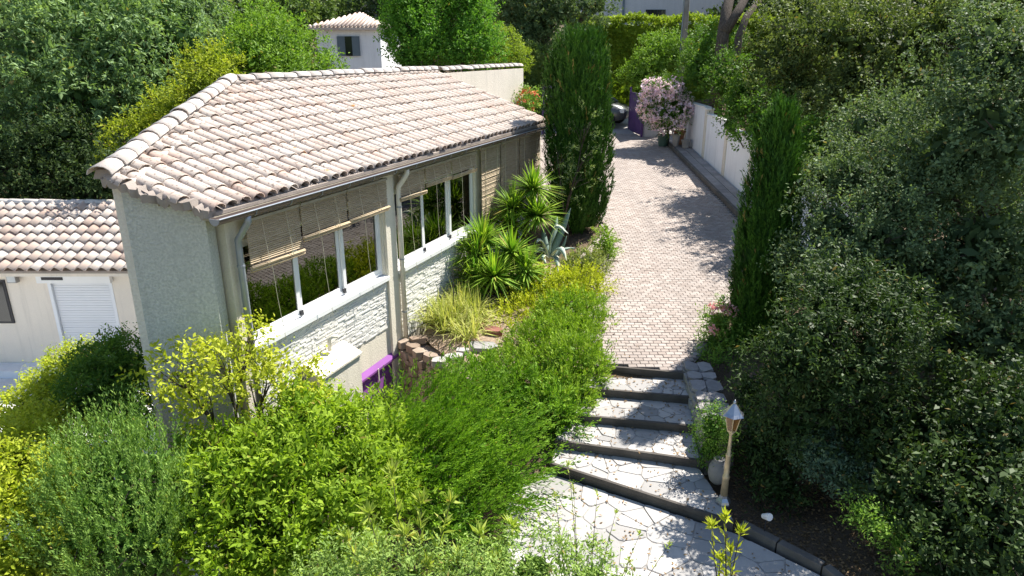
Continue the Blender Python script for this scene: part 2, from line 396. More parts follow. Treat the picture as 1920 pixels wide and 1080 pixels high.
def tree(name, label, cat, base, blobs, mat, seed, r0=.12, group=None, crown_name='crown', trunk_name='trunk', fork=.35, **kw):
    t = thing(name, base, label, cat, group); rng = np.random.default_rng(seed + 999)
    limbs(base, blobs, r0, rng, fork).build(trunk_name, M['bark'], t, smooth=True)
    link(crown_name, foliage(blobs, mat, seed, off=wloc(t), name=crown_name, **kw), t)
    return t
def shrub(name, label, cat, base, blobs, mat, seed, r0=.03, group=None, **kw):
    return tree(name, label, cat, base, blobs, mat, seed, r0, group, 'foliage', 'stem', **kw)
NEEDLE = dict(k=16, tl=.30, L=.075, W=.016, up=.35, out=.7, rnd=.35, splay=.62, fold=.05, tvar=.7, jit=.008)

# ------------------------------------------------------------------ terrain
FD = np.array([math.sin(R(22.5)), math.cos(R(22.5)), 0]); FN = np.array([FD[1], -FD[0], 0]); FP = np.array([-1.99, 11.21, 0])
def HS(s, t, z): return FP + FD * s - FN * t + np.array([0, 0, z])      # house frame: along the facade, inward, up
def drive_z(y): return .08 * (min(max(y, 10), 40) - 10)
XB_Y = [-5, 4, 6, 8, 9.4, 9.95, 11.1, 11.5, 17.7, 18.6, 26, 40, 400]; XB_X = [-.5, -.35, -.25, -.1, -.1, -.55, -1.55, -1.6, .7, -1.6, -2.4, -6, -6]
def ground_z(x, y):
    hi = drive_z(y) if y > 10 else (-.66 if y < 8 else -.66 + .64 * (y - 8) / 2)
    if y > 40: hi += (y - 40) * .085
    lo = -2.05 if y < 22 else min(-2.05 + (y - 22) * .2, hi)
    xb = np.interp(y, XB_Y, XB_X); w = .3
    f = min(max((x - (xb - w)) / w, 0), 1); f = f * f * (3 - 2 * f)
    z = lo + (hi - lo) * f
    if x > 3.2 and y < 12: z += min((x - 3.2) * .12, .5)
    if x > 6.8: z += min((x - 6.8) * .15, 1.2)
    return z - .07
def axis_pts(a, b, fa, fb, fine, coarse):
    v = list(np.arange(a, fa, coarse)) + list(np.arange(fa, fb, fine)) + list(np.arange(fb, b + coarse, coarse)); return v
xs = axis_pts(-120, 120, -14, 12, .35, 4.0); ys = axis_pts(-20, 260, 0, 34, .35, 4.0)
V = [(x, y, ground_z(x, y)) for y in ys for x in xs]; nx = len(xs)
F = [(j*nx+i, j*nx+i+1, (j+1)*nx+i+1, (j+1)*nx+i) for j in range(len(ys)-1) for i in range(nx-1)]
props(link('ground', raw_mesh('ground', V, F, M['soil'], True)), kind='structure')

# ------------------------------------------------------------------ driveway of clay pavers
rng = np.random.default_rng(5)
def poly_clip(poly, p, nrm):
    out = []; n = len(poly)
    for i in range(n):
        a, b = poly[i], poly[(i+1) % n]; da = np.dot(a - p, nrm); db = np.dot(b - p, nrm)
        if da <= 0: out.append(a)
        if da * db < 0: out.append(a + (b - a) * (da / (da - db)))
    return out
def inside(pt, poly):
    x, y = pt; c = False; n = len(poly)
    for i in range(n):
        x1, y1 = poly[i]; x2, y2 = poly[(i+1) % n]
        if (y1 > y) != (y2 > y) and x < (x2 - x1) * (y - y1) / (y2 - y1) + x1: c = not c
    return c
DRV = [(1.50, 10.17), (2.72, 9.92), (3.5, 11.0), (4.3, 12.5), (5.2, 14.2), (5.94, 16.2), (5.94, 29.2), (.9, 29.2), (.9, 20.6), (2.1, 18.6), (2.35, 16.9), (1.1, 14.2), (.9, 12)]
dv = [(x, y, drive_z(y) - .045) for x, y in DRV]
drive = props(link('driveway', raw_mesh('driveway', dv + [(x, y, z - .25) for x, y, z in dv], [tuple(range(len(dv)))] + [(i, i + len(dv), (i+1) % len(dv) + len(dv), (i+1) % len(dv)) for i in range(len(dv))], M['bed'])), kind='structure')
PW, PD = .138, .100
def paver_mesh(i):
    mb = MB(); w, d = (PW - .008) / 2, (PD - .008) / 2; e = .007
    mb.t = [0., .15, .3, .45, .6, .75, .9, 1.][i]
    V = [(-w,-d,-.06),(w,-d,-.06),(w,d,-.06),(-w,d,-.06),(-w,-d,-.005),(w,-d,-.005),(w,d,-.005),(-w,d,-.005),(-w+e,-d+e,0),(w-e,-d+e,0),(w-e,d-e,0),(-w+e,d-e,0)]
    mb.add(V, [(0,1,5,4),(1,2,6,5),(2,3,7,6),(3,0,4,7),(4,5,9,8),(5,6,10,9),(6,7,11,10),(7,4,8,11),(8,9,10,11)])
    return mb.mesh('paver', M['paver'])
PM = [paver_mesh(i) for i in range(8)]
pv = []
row = 0; y = 10.0
while y < 29.1:
    x = .9 + (PW / 2 if row % 2 else 0)
    while x < 5.95:
        if inside((x, y), DRV) and inside((x - PW*.45, y), DRV) and inside((x + PW*.45, y), DRV): pv.append((x, y))
        x += PW
    y += PD; row += 1
pv.sort(key=lambda p: p[1] + abs(p[0] - 2) * .3)
rest = MB()
for i, (x, y) in enumerate(pv):
    dz = rng.normal(0, .0022); k = int(rng.integers(8)); zz = drive_z(y) + dz
    if i < 300:
        o = link('paver', PM[k], drive); o.location = (x, y, zz); o.rotation_euler = (R(4.57) + rng.normal(0, .008), rng.normal(0, .008), rng.normal(0, .008))
    else:
        w, d = (PW - .008) / 2, (PD - .008) / 2; e = .007; rest.t = k / 7; q = rng.normal(0, .006); g = rng.normal(0, .006)
        z = lambda a, b: zz + b * .08 + a * q + b * g
        VV = [(x+a*w, y+b*d, z(a*w, b*d) - h) for h in (.03, .004) for a, b in ((-1,-1),(1,-1),(1,1),(-1,1))] + [(x+a*(w-e), y+b*(d-e), z(a*w, b*d)) for a, b in ((-1,-1),(1,-1),(1,1),(-1,1))]
        rest.add(VV, [(0,1,5,4),(1,2,6,5),(2,3,7,6),(3,0,4,7),(4,5,9,8),(5,6,10,9),(6,7,11,10),(7,4,8,11),(8,9,10,11)])
props(rest.build('pavers', M['paver'], drive), kind='stuff')
# kerb line and slab pavement along the white wall
pvm = MB(); pvm.prism([(5.98, 14.2), (6.64, 14.2), (6.64, 28.4), (5.98, 28.4)], 0, 0, cz=[drive_z(14.2)+.07, drive_z(14.2)+.07, drive_z(28.4)+.07, drive_z(28.4)+.07])
side = pvm.solo('pavement', M['bed'], kind='structure')
km = MB(); y = 14.2
for i in range(15):
    km = MB(); a, b = y, y + .94
    V = [(5.955, a, drive_z(a)-.2), (6.045, a, drive_z(a)-.2), (6.045, b, drive_z(b)-.2), (5.955, b, drive_z(b)-.2), (5.955, a, drive_z(a)+.115), (6.045, a, drive_z(a)+.115), (6.045, b, drive_z(b)+.115), (5.955, b, drive_z(b)+.115)]
    km.t = rng.random(); km.add(V, [(0,3,2,1),(4,5,6,7),(0,1,5,4),(1,2,6,5),(2,3,7,6),(3,0,4,7)])
    km.build('kerb_stone', M['kerb'], side); y += .95
y = 14.25
while y < 28.1:
    for x0, x1 in ((6.055, 6.335), (6.36, 6.62)):
        m = MB(); m.t = rng.random(); a, b = y, y + .385; h = .095 + rng.normal(0, .002)
        V = [(x0,a,drive_z(a)),(x1,a,drive_z(a)),(x1,b,drive_z(b)),(x0,b,drive_z(b)),(x0,a,drive_z(a)+h),(x1,a,drive_z(a)+h),(x1,b,drive_z(b)+h),(x0,b,drive_z(b)+h)]
        m.add(V, [(0,3,2,1),(4,5,6,7),(0,1,5,4),(1,2,6,5),(2,3,7,6),(3,0,4,7)]); m.build('paving_slab', M['slab'], side)
    y += .40
# road beyond the gate
rm = MB(); rm.prism([(-9, 29.25), (16, 29.25), (16, 35), (-9, 35)], 0, 0, cz=[drive_z(29.25) - .03] * 2 + [drive_z(35) - .03] * 2)
rm.solo('road', M['road'], kind='structure')

# ------------------------------------------------------------------ garden steps and path of irregular flagstones
def voronoi(poly, n, rng, gap=.010, relax=1):
    poly = [np.array(p, float) for p in poly]; lo = np.min(poly, 0); hi = np.max(poly, 0); S = []
    while len(S) < n:
        p = rng.uniform(lo, hi)
        if inside(p, poly): S.append(p)
    for it in range(relax + 1):
        cells = []
        for i, a in enumerate(S):
            c = poly
            for j, b in enumerate(S):
                if i != j and len(c) > 2:
                    d = b - a; ln = np.linalg.norm(d); c = poly_clip(c, (a + b) / 2 - d / ln * (gap / 2 if it == relax else 0), d / ln)
            if len(c) > 2: cells.append(c)
        if it < relax: S = [np.mean(c, axis=0) * .7 + s_ * .3 for c, s_ in zip(cells, S)]
    return cells
def rounded(c, amt=.14):
    out = []; n = len(c)
    for i in range(n):
        p, q, r_ = c[i-1], c[i], c[(i+1) % n]
        out += [q + (p - q) * amt, q + (r_ - q) * amt]
    return out
def flag(cell, z, parent, rng, name='flagstone', mat='flag'):
    c = rounded(cell); ar = 0
    if len(c) < 5: return
    m = MB(); m.t = float(np.clip(rng.beta(1.2, 2.2), 0, 1)); m.prism(c, z - .03, z + rng.normal(0, .003), inset=.035)
    m.build(name, M[mat], parent)
steps = props(thing('garden_steps', (1.8, 8.6, -.6), None, None), kind='structure')
ED = [((1.30, 10.13), (2.74, 9.84)), ((1.05, 9.58), (2.68, 9.28)), ((.82, 8.97), (2.58, 8.63)), ((.60, 8.45), (2.50, 7.95)), ((.52, 8.07), (2.62, 6.84))]
for k in range(5):
    zt = -.12 * k; a, b = [np.array(v) for v in ED[k]]
    if k == 0: back = [np.array((2.78, 10.02)), np.array((1.30, 10.33))]
    else: back = [np.array(ED[k-1][1]), np.array(ED[k-1][0])]
    d = unit((b - a)[None])[0]; nn = np.array([d[1], -d[0]])          # towards the camera
    st_ = MB(); poly = [a, b, back[0], back[1]]; st_.prism(poly, zt - .5, zt - .030); sp = st_.build('step', M['riser'], steps)
    nos = MB(); e0, e1 = a + nn * .012, b + nn * .012; f0, f1 = a - nn * .03, b - nn * .03
    nos.prism([e0, e1, f1, f0], zt - .055, zt + .004, inset=.01); nos.build('nosing', M['riser'], sp)
    if k:
        jm = MB(); jm.prism([f0, f1, back[0], back[1]], zt - .029, zt - .011); jm.build('joint_mortar', M['joint'], sp)
        bb = [back[0] + nn * .0, back[1] + nn * .0]
        reg = [f0, f1, bb[0], bb[1]]; area = abs(np.cross(reg[2] - reg[0], reg[3] - reg[1])) / 2
        for c in voronoi(reg, int(area / .075) + 3, np.random.default_rng(40 + k)): flag(c, zt, sp, rng)
PATH = [(.50, 8.02), (2.64, 6.78), (3.35, 6.1), (3.9, 4.6), (3.3, 3.2), (1.2, 3.2), (.35, 4.8), (-.05, 6.3), (-.08, 7.3), (.12, 7.8)]
pm = MB(); pm.prism(list(reversed(PATH)), -.9, -.612); path = pm.solo('garden_path', M['joint'], kind='structure')
for c in voronoi(list(reversed(PATH)), 105, np.random.default_rng(77)): flag(c, -.60, path, rng)
# kerb on the right edge of the path, holding the soil bank
kb = thing('path_kerb', (3.4, 6, -.6), 'dark stone kerb between the flagstone path and the soil bank', 'kerb')
kp = [(2.70, 6.86), (3.02, 6.52), (3.38, 6.14), (3.66, 5.5), (3.92, 4.7), (3.7, 3.9)]
for (a, b) in zip(kp[:-1], kp[1:]):
    a, b = np.array(a), np.array(b); d = unit((b - a)[None])[0]; nn = np.array([-d[1], d[0]]); m = MB(); m.t = rng.random()
    m.prism([a + d*.01, b - d*.01, b - d*.01 + nn * .10, a + d*.01 + nn * .10][::1], -.75, -.515 + rng.normal(0, .012), inset=.04); m.build('stone', M['kerb'], kb)

# ------------------------------------------------------------------ stone walls (each stone a part)
def stone_block(c, sz, rot, rng, name, parent, mat):
    m = MB(); m.t = rng.random(); V = []
    for dz in (-1, 1):
        for k in range(6):
            a = 2 * math.pi * k / 6 + rng.normal(0, .12); rr = rng.uniform(.86, 1.12)
            V.append((np.sign(math.cos(a)) * abs(math.cos(a)) ** .6 * rr * sz[0] * .5, np.sign(math.sin(a)) * abs(math.sin(a)) ** .6 * rr * sz[1] * .5, dz * sz[2] * .5 * rng.uniform(.8, 1.1)))
    F = [tuple(reversed(range(6))), tuple(range(6, 12))] + [(k, (k+1) % 6, 6 + (k+1) % 6, 6 + k) for k in range(6)]
    cs, sn = math.cos(rot), math.sin(rot); V = [(c[0] + x*cs - y*sn, c[1] + x*sn + y*cs, c[2] + z) for x, y, z in V]
    m.add(V, F); return m.build(name, M[mat], parent)
lw = thing('low_stone_wall', (2.75, 9.0, -.4), 'low rubble stone wall with flat coping beside the flagstone steps', 'stone wall')
a, b = np.array((2.88, 10.1)), np.array((2.72, 8.1)); d = unit((b - a)[None])[0]; nn = np.array([-d[1], d[0]]); rot = math.atan2(d[1], d[0])
core = MB(); core.prism([a + nn*-.10, b + nn*-.10, b + nn*.24, a + nn*.24], -.8, .03); core.build('mortar_core', M['mortar'], lw)
rng = np.random.default_rng(12)
u = 0.0
while u < 1.95:
    w = rng.uniform(.22, .38); zf = .02
    while zf > -.62:
        h = rng.uniform(.10, .15)
        for sgn in (-.12, .24): stone_block(np.append(a + d * (u + w/2 + rng.normal(0, .02)) + nn * sgn, zf - h/2), (w*.97, .10, h*.93), rot + rng.normal(0, .05), rng, 'stone', lw, 'rock_grey')
        zf -= h
    u += w
u = 0.0
while u < 1.95:
    w = rng.uniform(.26, .42)
    for sgn in (-.03, .18): stone_block(np.append(a + d * (u + w/2) + nn * (sgn + rng.normal(0, .01)), .065), (w*.97, .23, .05), rot + rng.normal(0, .04), rng, 'coping_stone', lw, 'slab')
    u += w
rw = thing('retaining_stone_wall', (-1.3, 10.4, -2), 'brown dry stone retaining wall under the flower bed beside the purple door', 'stone wall')
c0, c1 = np.array((-1.86, 11.12)), np.array((-.62, 9.62)); d = unit((c1 - c0)[None])[0]; rot = math.atan2(d[1], d[0]); ln = np.linalg.norm(c1 - c0)
core = MB(); pn = np.array([-d[1], d[0]]); core.prism([c0 - pn*.02, c1 - pn*.02, c1 + pn*.3, c0 + pn*.3], -2.1, -.08); core.build('earth_core', M['mortar'], rw)
zf = .02; 
while zf > -1.3:
    h = rng.uniform(.09, .17); u = rng.uniform(-.1, 0)
    while u < ln:
        w = rng.uniform(.16, .36); stone_block(np.append(c0 + d * (u + w/2) - pn * rng.uniform(.0, .05), zf - h/2), (w*.96, .2, h*.92), rot + rng.normal(0, .08), rng, 'stone', rw, 'rock'); u += w
    zf -= h

# ------------------------------------------------------------------ the house
rng = np.random.default_rng(21)
house = thing('house', HS(0, 1, -2), 'long low house with a single sloping tiled roof beside the driveway', 'house')
SL, ZE, TE = .36, 3.118, -.17
def zr(t): return ZE + SL * (t - TE)
CC, BB, AA = (-3.92, -.17), (-4.34, .88), (0.0, 3.08); TR = 3.04; SE = 7.28
def hb(mb, s0, s1, t0, t1, z0, z1): mb.box((s0, t0, z0), (s1, t1, z1), HS)
# facade wall with window and door openings
fw = MB(); T1 = .26
ZS, ZW = 1.20, 2.62                                   # sill and head
hb(fw, -3.60, -3.40, 0, T1, -2.2, 3.04); hb(fw, -.30, .10, 0, T1, -.30, 3.04); hb(fw, 3.22, 7.1, 0, T1, -2.2, 3.04)
hb(fw, -3.40, -.30, 0, T1, ZW, 3.04); hb(fw, .10, 3.22, 0, T1, ZW, 3.04)
hb(fw, -3.40, -1.30, 0, T1, -2.2, ZS); hb(fw, -1.30, -.30, 0, T1, -.30, ZS); hb(fw, -.20, .10, 0.001, T1, -2.2, -.30); hb(fw, .10, 3.22, 0, T1, -2.2, ZS)
fw.build('facade_wall', M['plaster'], house)
pil = MB(); hb(pil, -.27, .02, -.05, -.001, -2.1, 3.02); pil.build('pilaster', M['plaster'], house)
# end wall (leaning plan), diagonal wall and rear wall
def wallq(mb, p, q, th, z0, zp, zq):
    p, q = np.array(p, float), np.array(q, float); d = unit((q - p)[None])[0]; nn = np.array([d[1], -d[0]]) * th
    cs = [p, q, q + nn, p + nn]; zz = [zp, zq, zq, zp]
    V = [HS(c[0], c[1], z0) for c in cs] + [HS(c[0], c[1], z) for c, z in zip(cs, zz)]
    mb.add(V, [(0,3,2,1),(4,5,6,7),(0,1,5,4),(1,2,6,5),(2,3,7,6),(3,0,4,7)])
ew = MB(); wallq(ew, (-3.862, -.002), (-4.27, .86), .25, -2.3, zr(0) - .07, zr(.86) - .06); ew.build('end_wall', M['plaster_end'], house)
dw = MB(); wallq(dw, (-4.275, .865), (0, 3.03), .25, -2.3, zr(.86) - .05, zr(3.03) - .05); wallq(dw, (0.001, 3.03), (7.1, 3.03), .25, -2.3, zr(3.0) - .05, zr(3.0) - .05); dw.build('rear_wall', M['plaster_warm'], house)
gw = MB(); wallq(gw, (7.1, .262), (7.1, 2.77), -.25, -2.3, zr(0) - .10, zr(3.0) - .10); gw.build('gable_wall', M['plaster_warm'], house)
xw = MB(); hb(xw, 7.105, 12.9, 2.78, 3.028, -1, zr(3.03) - .055); xw.build('screen_wall', M['plaster_warm'], house)
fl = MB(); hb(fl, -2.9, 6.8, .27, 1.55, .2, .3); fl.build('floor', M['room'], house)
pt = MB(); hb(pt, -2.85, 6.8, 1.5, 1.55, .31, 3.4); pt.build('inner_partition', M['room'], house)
# soffit and fascia
so = MB(); hb(so, -3.9, 7.26, -.19, -.003, 2.985, 3.035); so.build('soffit', M['soffit'], house)
# stone cladding below the windows
cl = MB(); z = .34
while z < 1.145:
    h = rng.uniform(.017, .030)
    for sa, sb in ((-3.38, -.29), (.12, 6.9)):
        s_ = sa
        while s_ < sb:
            w = min(rng.uniform(.06, .22), sb - s_)
            if w > .03:
                cl.t = rng.random(); o = -rng.uniform(.004, .019); q = rng.normal(0, .003)
                hb(cl, s_ + .002, s_ + w - .002, o, -.0005, z + .0015 + q*.4, min(z + h - .0015 + q*.4, 1.165))
            s_ += w
    z += h
z = -.05
while z < .33:                                            # right of the pipe it runs down to the bed
    h = rng.uniform(.017, .030); s_ = .12
    while s_ < 5:
        w = rng.uniform(.06, .22); cl.t = rng.random(); hb(cl, s_ + .002, s_ + w - .002, -rng.uniform(.004, .019), -.0005, z + .0015, min(z + h - .0015, .337)); s_ += w
    z += h
props(cl.build('stone_cladding', M['clad'], house), kind='stuff')
# windows
def window(s0, s1, curtain_s):
    w = MB(); z0, z1 = ZS + .074, ZW - .004; fr = .035; ta, tb = .05, .13
    hb(w, s0, s1, ta, tb, z0, z0 + fr); hb(w, s0, s1, ta, tb, z1 - fr, z1); hb(w, s0, s0 + fr, ta, tb, z0 + fr, z1 - fr); hb(w, s1 - fr, s1, ta, tb, z0 + fr, z1 - fr)
    win = w.build('window', M['white_paint'], house)
    wd_ = (s1 - s0 - 2 * fr) / 3
    for i in range(3):
        a = s0 + fr + i * wd_; b = a + wd_; m = MB(); t0 = .06 if i != 1 else .092; t1 = t0 + .03; f = .07
        hb(m, a + .001, a + f, t0, t1, z0 + fr, z1 - fr); hb(m, b - f, b - .001, t0, t1, z0 + fr, z1 - fr); hb(m, a + f, b - f, t0, t1, z0 + fr, z0 + fr + f); hb(m, a + f, b - f, t0, t1, z1 - fr - f, z1 - fr)
        m.build('sash', M['white_paint'], win)
        g = MB(); hb(g, a + f - .003, b - f + .003, t0 + .012, t0 + .018, z0 + fr + f - .003, z1 - fr - f + .003); g.build('pane', M['glass'], win)
        if i < 2:
            h = MB(); hb(h, b - .05, b + .01, .03, .058, z0 + fr - .02, z0 + fr + .05); h.build('stop', M['dark'], win)
    sl = MB(); V = [HS(s0 - .06, -.07, ZS - .02), HS(s1 + .03, -.07, ZS - .02), HS(s1 + .03, .15, ZS - .02), HS(s0 - .06, .15, ZS - .02), HS(s0 - .06, -.07, ZS + .045), HS(s1 + .03, -.07, ZS + .045), HS(s1 + .03, .15, ZS + .073), HS(s0 - .06, .15, ZS + .073)]
    sl.add(V, [(0,3,2,1),(4,5,6,7),(0,1,5,4),(1,2,6,5),(2,3,7,6),(3,0,4,7)]); sl.build('sill', M['white_paint'], win)
    cu = MB(); V = []; F = []; n = 24
    for i in range(n + 1):
        s_ = curtain_s + .42 * i / n; t = .30 + .035 * math.sin(i * 1.3)
        V += [HS(s_, t, .32), HS(s_, t, 2.6)]
    F = [(2*i, 2*i+2, 2*i+3, 2*i+1) for i in range(n)]; cu.add(V, F); cu.build('curtain', M['curtain'], win, True)
    return win
w1 = window(-3.40, -.30, -.80); w2 = window(.10, 3.20, 2.55)
# small things on the inner window ledge
# rolled reed blinds
def blind(s0, s1, ztop, zbot, rolled=True, sag=0.0):
    t0 = -.135
    head = MB(); hb(head, s0 + .01, s1 - .01, t0 - .02, t0 + .02, ztop, ztop + .035); bl = head.build('blind', M['soffit'], house)
    m = MB(); z = ztop - .004
    while z > zbot:
        m.t = rng.random(); o = rng.normal(0, .0025); dzz = sag * (ztop - z)
        V = []
        for s_, k in ((s0 + .02, 0), (s1 - .02, 1)):
            zz = z - dzz * (0.5 if k else -.5)
            V += [HS(s_, t0 + o - .010, zz), HS(s_, t0 + o + .005, zz + .012), HS(s_, t0 + o + .005, zz - .012)]
        m.add(V, [(0,3,4,1),(0,2,5,3),(1,4,5,2),(0,1,2),(3,5,4)]); z -= .0262
    props(m.build('slats', M['reed'], bl), kind='stuff')
    if rolled:
        r = MB(); za, zb = zbot + sag * .25 - .02, zbot - sag * .25 - .02
        for q in range(11):
            a_ = q * 2.4; o1, o2 = math.cos(a_) * .022 * (q / 10), math.sin(a_) * .042 * (q / 10) - .02; r.t = rng.random()
            r.tube([HS(s0 + .015 - rng.uniform(0, .02), t0 - .018 + o1, za + o2), HS((s0+s1)/2, t0 - .02 + o1 + rng.normal(0, .004), (za+zb)/2 + o2 + rng.normal(0, .004)), HS(s1 - .015 + rng.uniform(0, .02), t0 - .018 + o1, zb + o2)], .011, 5)
        r.build('roll', M['reed'], bl, True)
        for q in (.28, .72):
            e = MB(); sq = s0 + (s1 - s0) * q; zq = za + (zb - za) * q; e.tube([HS(sq, t0 - .012, ztop), HS(sq + .01, t0 - .062, zq), HS(sq + .01, t0 - .02, zq - .042)], .004, 5); e.build('cord', M['cord'], bl)
        c = MB(); sq = s0 + (s1 - s0) * .35; c.tube([HS(sq, t0 - .03, zbot - .05), HS(sq + .04, t0 - .02, 1.8), HS(sq + .10, t0 - .03, 1.15)], .0035, 5); c.build('pull_cord', M['cord'], bl)
    else:
        c = MB(); hb(c, s0 + .02, s1 - .02, t0 - .02, t0 + .015, zbot - .03, zbot); c.build('bottom_rail', M['soffit'], bl)
        for q in (.2, .8):
            e = MB(); sq = s0 + (s1 - s0) * q; e.tube([HS(sq, t0 - .014, ztop), HS(sq, t0 - .02, zbot - .03)], .005, 5); e.build('cord', M['cord'], bl)
    return bl
for a, b, zb_, sg in ((-3.42, -2.42, 2.31, .06), (-2.42, -1.38, 2.45, .03), (-1.38, -.30, 2.46, .0), (.05, .92, 2.51, .03), (.92, 1.92, 2.60, .02), (1.92, 3.0, 2.58, .0)):
    blind(a, b, 2.86, zb_, True, sg)
for a, b in ((3.22, 4.22), (4.24, 5.30), (5.32, 6.7)): blind(a, b, 2.88, 1.33, False)
# gutter: half-round channel with end cap, brackets
g = MB(); GT, GZ, GR = -.258, 3.035, .075; V = []; n = 9
prof = [(GT + GR * math.cos(math.pi + math.pi * k / (n-1)), GZ + GR * math.sin(math.pi + math.pi * k / (n-1))) for k in range(n)]
prof2 = [(GT + (GR - .006) * math.cos(2*math.pi - math.pi * k / (n-1)), GZ + (GR - .006) * math.sin(2*math.pi - math.pi * k / (n-1)) + .001) for k in range(n)]
pr = prof + prof2
for s_ in (-3.98, 7.30): V += [HS(s_, t, z) for t, z in pr]
m_ = len(pr); g.add(V, [(k, (k+1) % m_, m_ + (k+1) % m_, m_ + k) for k in range(m_)]); gut = g.build('gutter', M['gutter'], house, False)
rim = MB(); rim.tube([HS(-3.985, GT - GR, GZ + .003), HS(7.305, GT - GR, GZ + .003)], .009, 6); rim.build('rim', M['zinc'], gut)
for s_ in (-3.98, 7.30):
    c = MB(); c.add([HS(s_ - .004, t, z) for t, z in prof] + [HS(s_ + .004, t, z) for t, z in prof], [tuple(range(n)), tuple(reversed(range(n, 2*n)))] + [(k, (k+1) % n, n + (k+1) % n, n + k) for k in range(n)]); c.build('end_cap', M['zinc'], gut)
for s_ in np.arange(-3.4, 7.2, .62):
    c = MB(); c.tube([HS(s_, t * 1.0 + 0, z - .004) for t, z in [(GT + (GR + .004) * math.cos(a), GZ + (GR + .004) * math.sin(a)) for a in np.linspace(math.pi, 2*math.pi, 6)]], .006, 5); c.build('bracket', M['zinc'], gut)
# downpipes
def downpipe(s_, mat, zb, foot=True):
    m = MB(); m.tube([HS(s_ + .04, GT, GZ - .03), HS(s_ + .04, GT, GZ - .13), HS(s_ + .02, GT + .07, GZ - .24), HS(s_, -.105, GZ - .36), HS(s_, -.10, GZ - .5), HS(s_, -.10, zb)], .042, 10)
    p = m.build('downpipe', M[mat], house, True)
    for z in (2.35, 1.45, .5):
        if z > zb: c = MB(); c.tube([HS(s_, -.10, z - .012), HS(s_, -.10, z + .012)], .049, 10); hb(c, s_ - .012, s_ + .012, -.06, -.052, z - .01, z + .01); c.build('clamp', M['zinc'], p)
    return p
downpipe(-3.52, 'zinc', -2); downpipe(.08, 'cream_pipe', .0)
# basement door: purple leaf, surround and ledge
d_ = MB(); hb(d_, -1.26, -.24, .015, .12, -2.05, -.33); door = d_.build('door', M['purple'], house)
for a, b in ((-1.20, -.78), (-.72, -.30)):
    q = MB(); hb(q, a, b, .002, .0145, -1.95, -.42); q.build('door_panel', M['purple'], door)
q = MB(); hb(q, -1.30, -1.262, -.02, .12, -2.05, -.30); hb(q, -.238, -.20, -.02, .12, -2.05, -.30); hb(q, -1.262, -.238, -.02, .12, -.329, -.302); q.build('door_frame', M['purple'], door)
q = MB(); q.add([HS(-1.36, -.065, -.27), HS(-.14, -.065, -.27), HS(-.14, -.003, -.26), HS(-1.36, -.003, -.26), HS(-1.36, -.065, -.235), HS(-.14, -.065, -.235), HS(-.14, -.003, -.15), HS(-1.36, -.003, -.15)], [(0,3,2,1),(4,5,6,7),(0,1,5,4),(1,2,6,5),(2,3,7,6),(3,0,4,7)]); q.build('door_ledge', M['purple'], house)
q = MB(); hb(q, -.80, -.785, -.082, -.067, -.45, -.22); q.build('drip', M['cream_pipe'], house)
# projecting masonry box with a sloped cap and a bent vent pipe
bx = MB(); bx.add([HS(s_, t, z) for s_, t, z in ((-2.58, -.36, -2.1), (-1.66, -.36, -2.1), (-1.66, -.003, -2.1), (-2.58, -.003, -2.1), (-2.58, -.36, .46), (-1.66, -.36, .46), (-1.66, -.003, .60), (-2.58, -.003, .60))], [(0,3,2,1),(4,5,6,7),(0,1,5,4),(1,2,6,5),(2,3,7,6),(3,0,4,7)])
mbx = bx.build('masonry_box', M['plaster'], house)
q = MB(); q.add([HS(s_, t, z) for s_, t, z in ((-2.61, -.39, .46), (-1.63, -.39, .46), (-1.63, -.046, .60), (-2.61, -.046, .60), (-2.61, -.39, .49), (-1.63, -.39, .49), (-1.63, -.046, .63), (-2.61, -.046, .63))], [(0,3,2,1),(4,5,6,7),(0,1,5,4),(1,2,6,5),(2,3,7,6),(3,0,4,7)]); q.build('cap_slab', M['plaster'], mbx)
q = MB(); q.tube([HS(-2.05, -.12, .64), HS(-2.05, -.12, .80), HS(-2.02, -.15, .85), HS(-1.95, -.20, .84)], .03, 8); q.build('vent_pipe', M['cream_pipe'], mbx, True)
# ---- roof: under-sheet, cover tiles, cap tiles
def t_start(s): return TE if s >= CC[0] else TE + (CC[0] - s) / (CC[0] - BB[0]) * (BB[1] - CC[1])
def t_end(s): return TR if s >= AA[0] else BB[1] + (s - BB[0]) / (AA[0] - BB[0]) * (AA[1] - BB[1])
us = MB(); pl_ = [CC, (SE, TE), (SE, TR), (AA[0], TR), BB]
us.add([HS(s, t, zr(t) - .075) for s, t in pl_] + [HS(s, t, zr(t) - .035) for s, t in pl_], [tuple(reversed(range(5))), tuple(range(5, 10))] + [(k, (k+1) % 5, 5 + (k+1) % 5, 5 + k) for k in range(5)])
roof = us.build('roof', M['mortar'], house)
TP = .215; TLEN = .40; TEXP = .362; CA = math.atan(SL)
def tile_mesh(i, r0=.106, r1=.094, L=TLEN, mat='tile', name='roof_tile'):
    """half-barrel tile; local y runs up the slope, lower end wider"""
    mb = MB(); mb.t = i / 7; n = 7; V = []
    for yy, r, lift in ((0, r0, .0), (L, r1, -.004)):
        for rr in (r, r - .015):
            for k in range(n):
                a = math.pi * k / (n - 1); V.append((-rr * math.cos(a), yy, rr * math.sin(a) * .72 + lift))
    F = []
    for k in range(n-1):
        F += [(k, k+1, 2*n+k+1, 2*n+k), (n+k+1, n+k, 3*n+k, 3*n+k+1), (k+1, k, n+k, n+k+1)]
    mb.add(V, F); return mb.mesh(name, M[mat], None, True)
TM = [tile_mesh(i) for i in range(8)]
ux = FD; uy = -FN * math.cos(CA) + np.array([0, 0, math.sin(CA)]); uz = np.cross(ux, uy)
tiles = []
s_ = CC[0] - .33
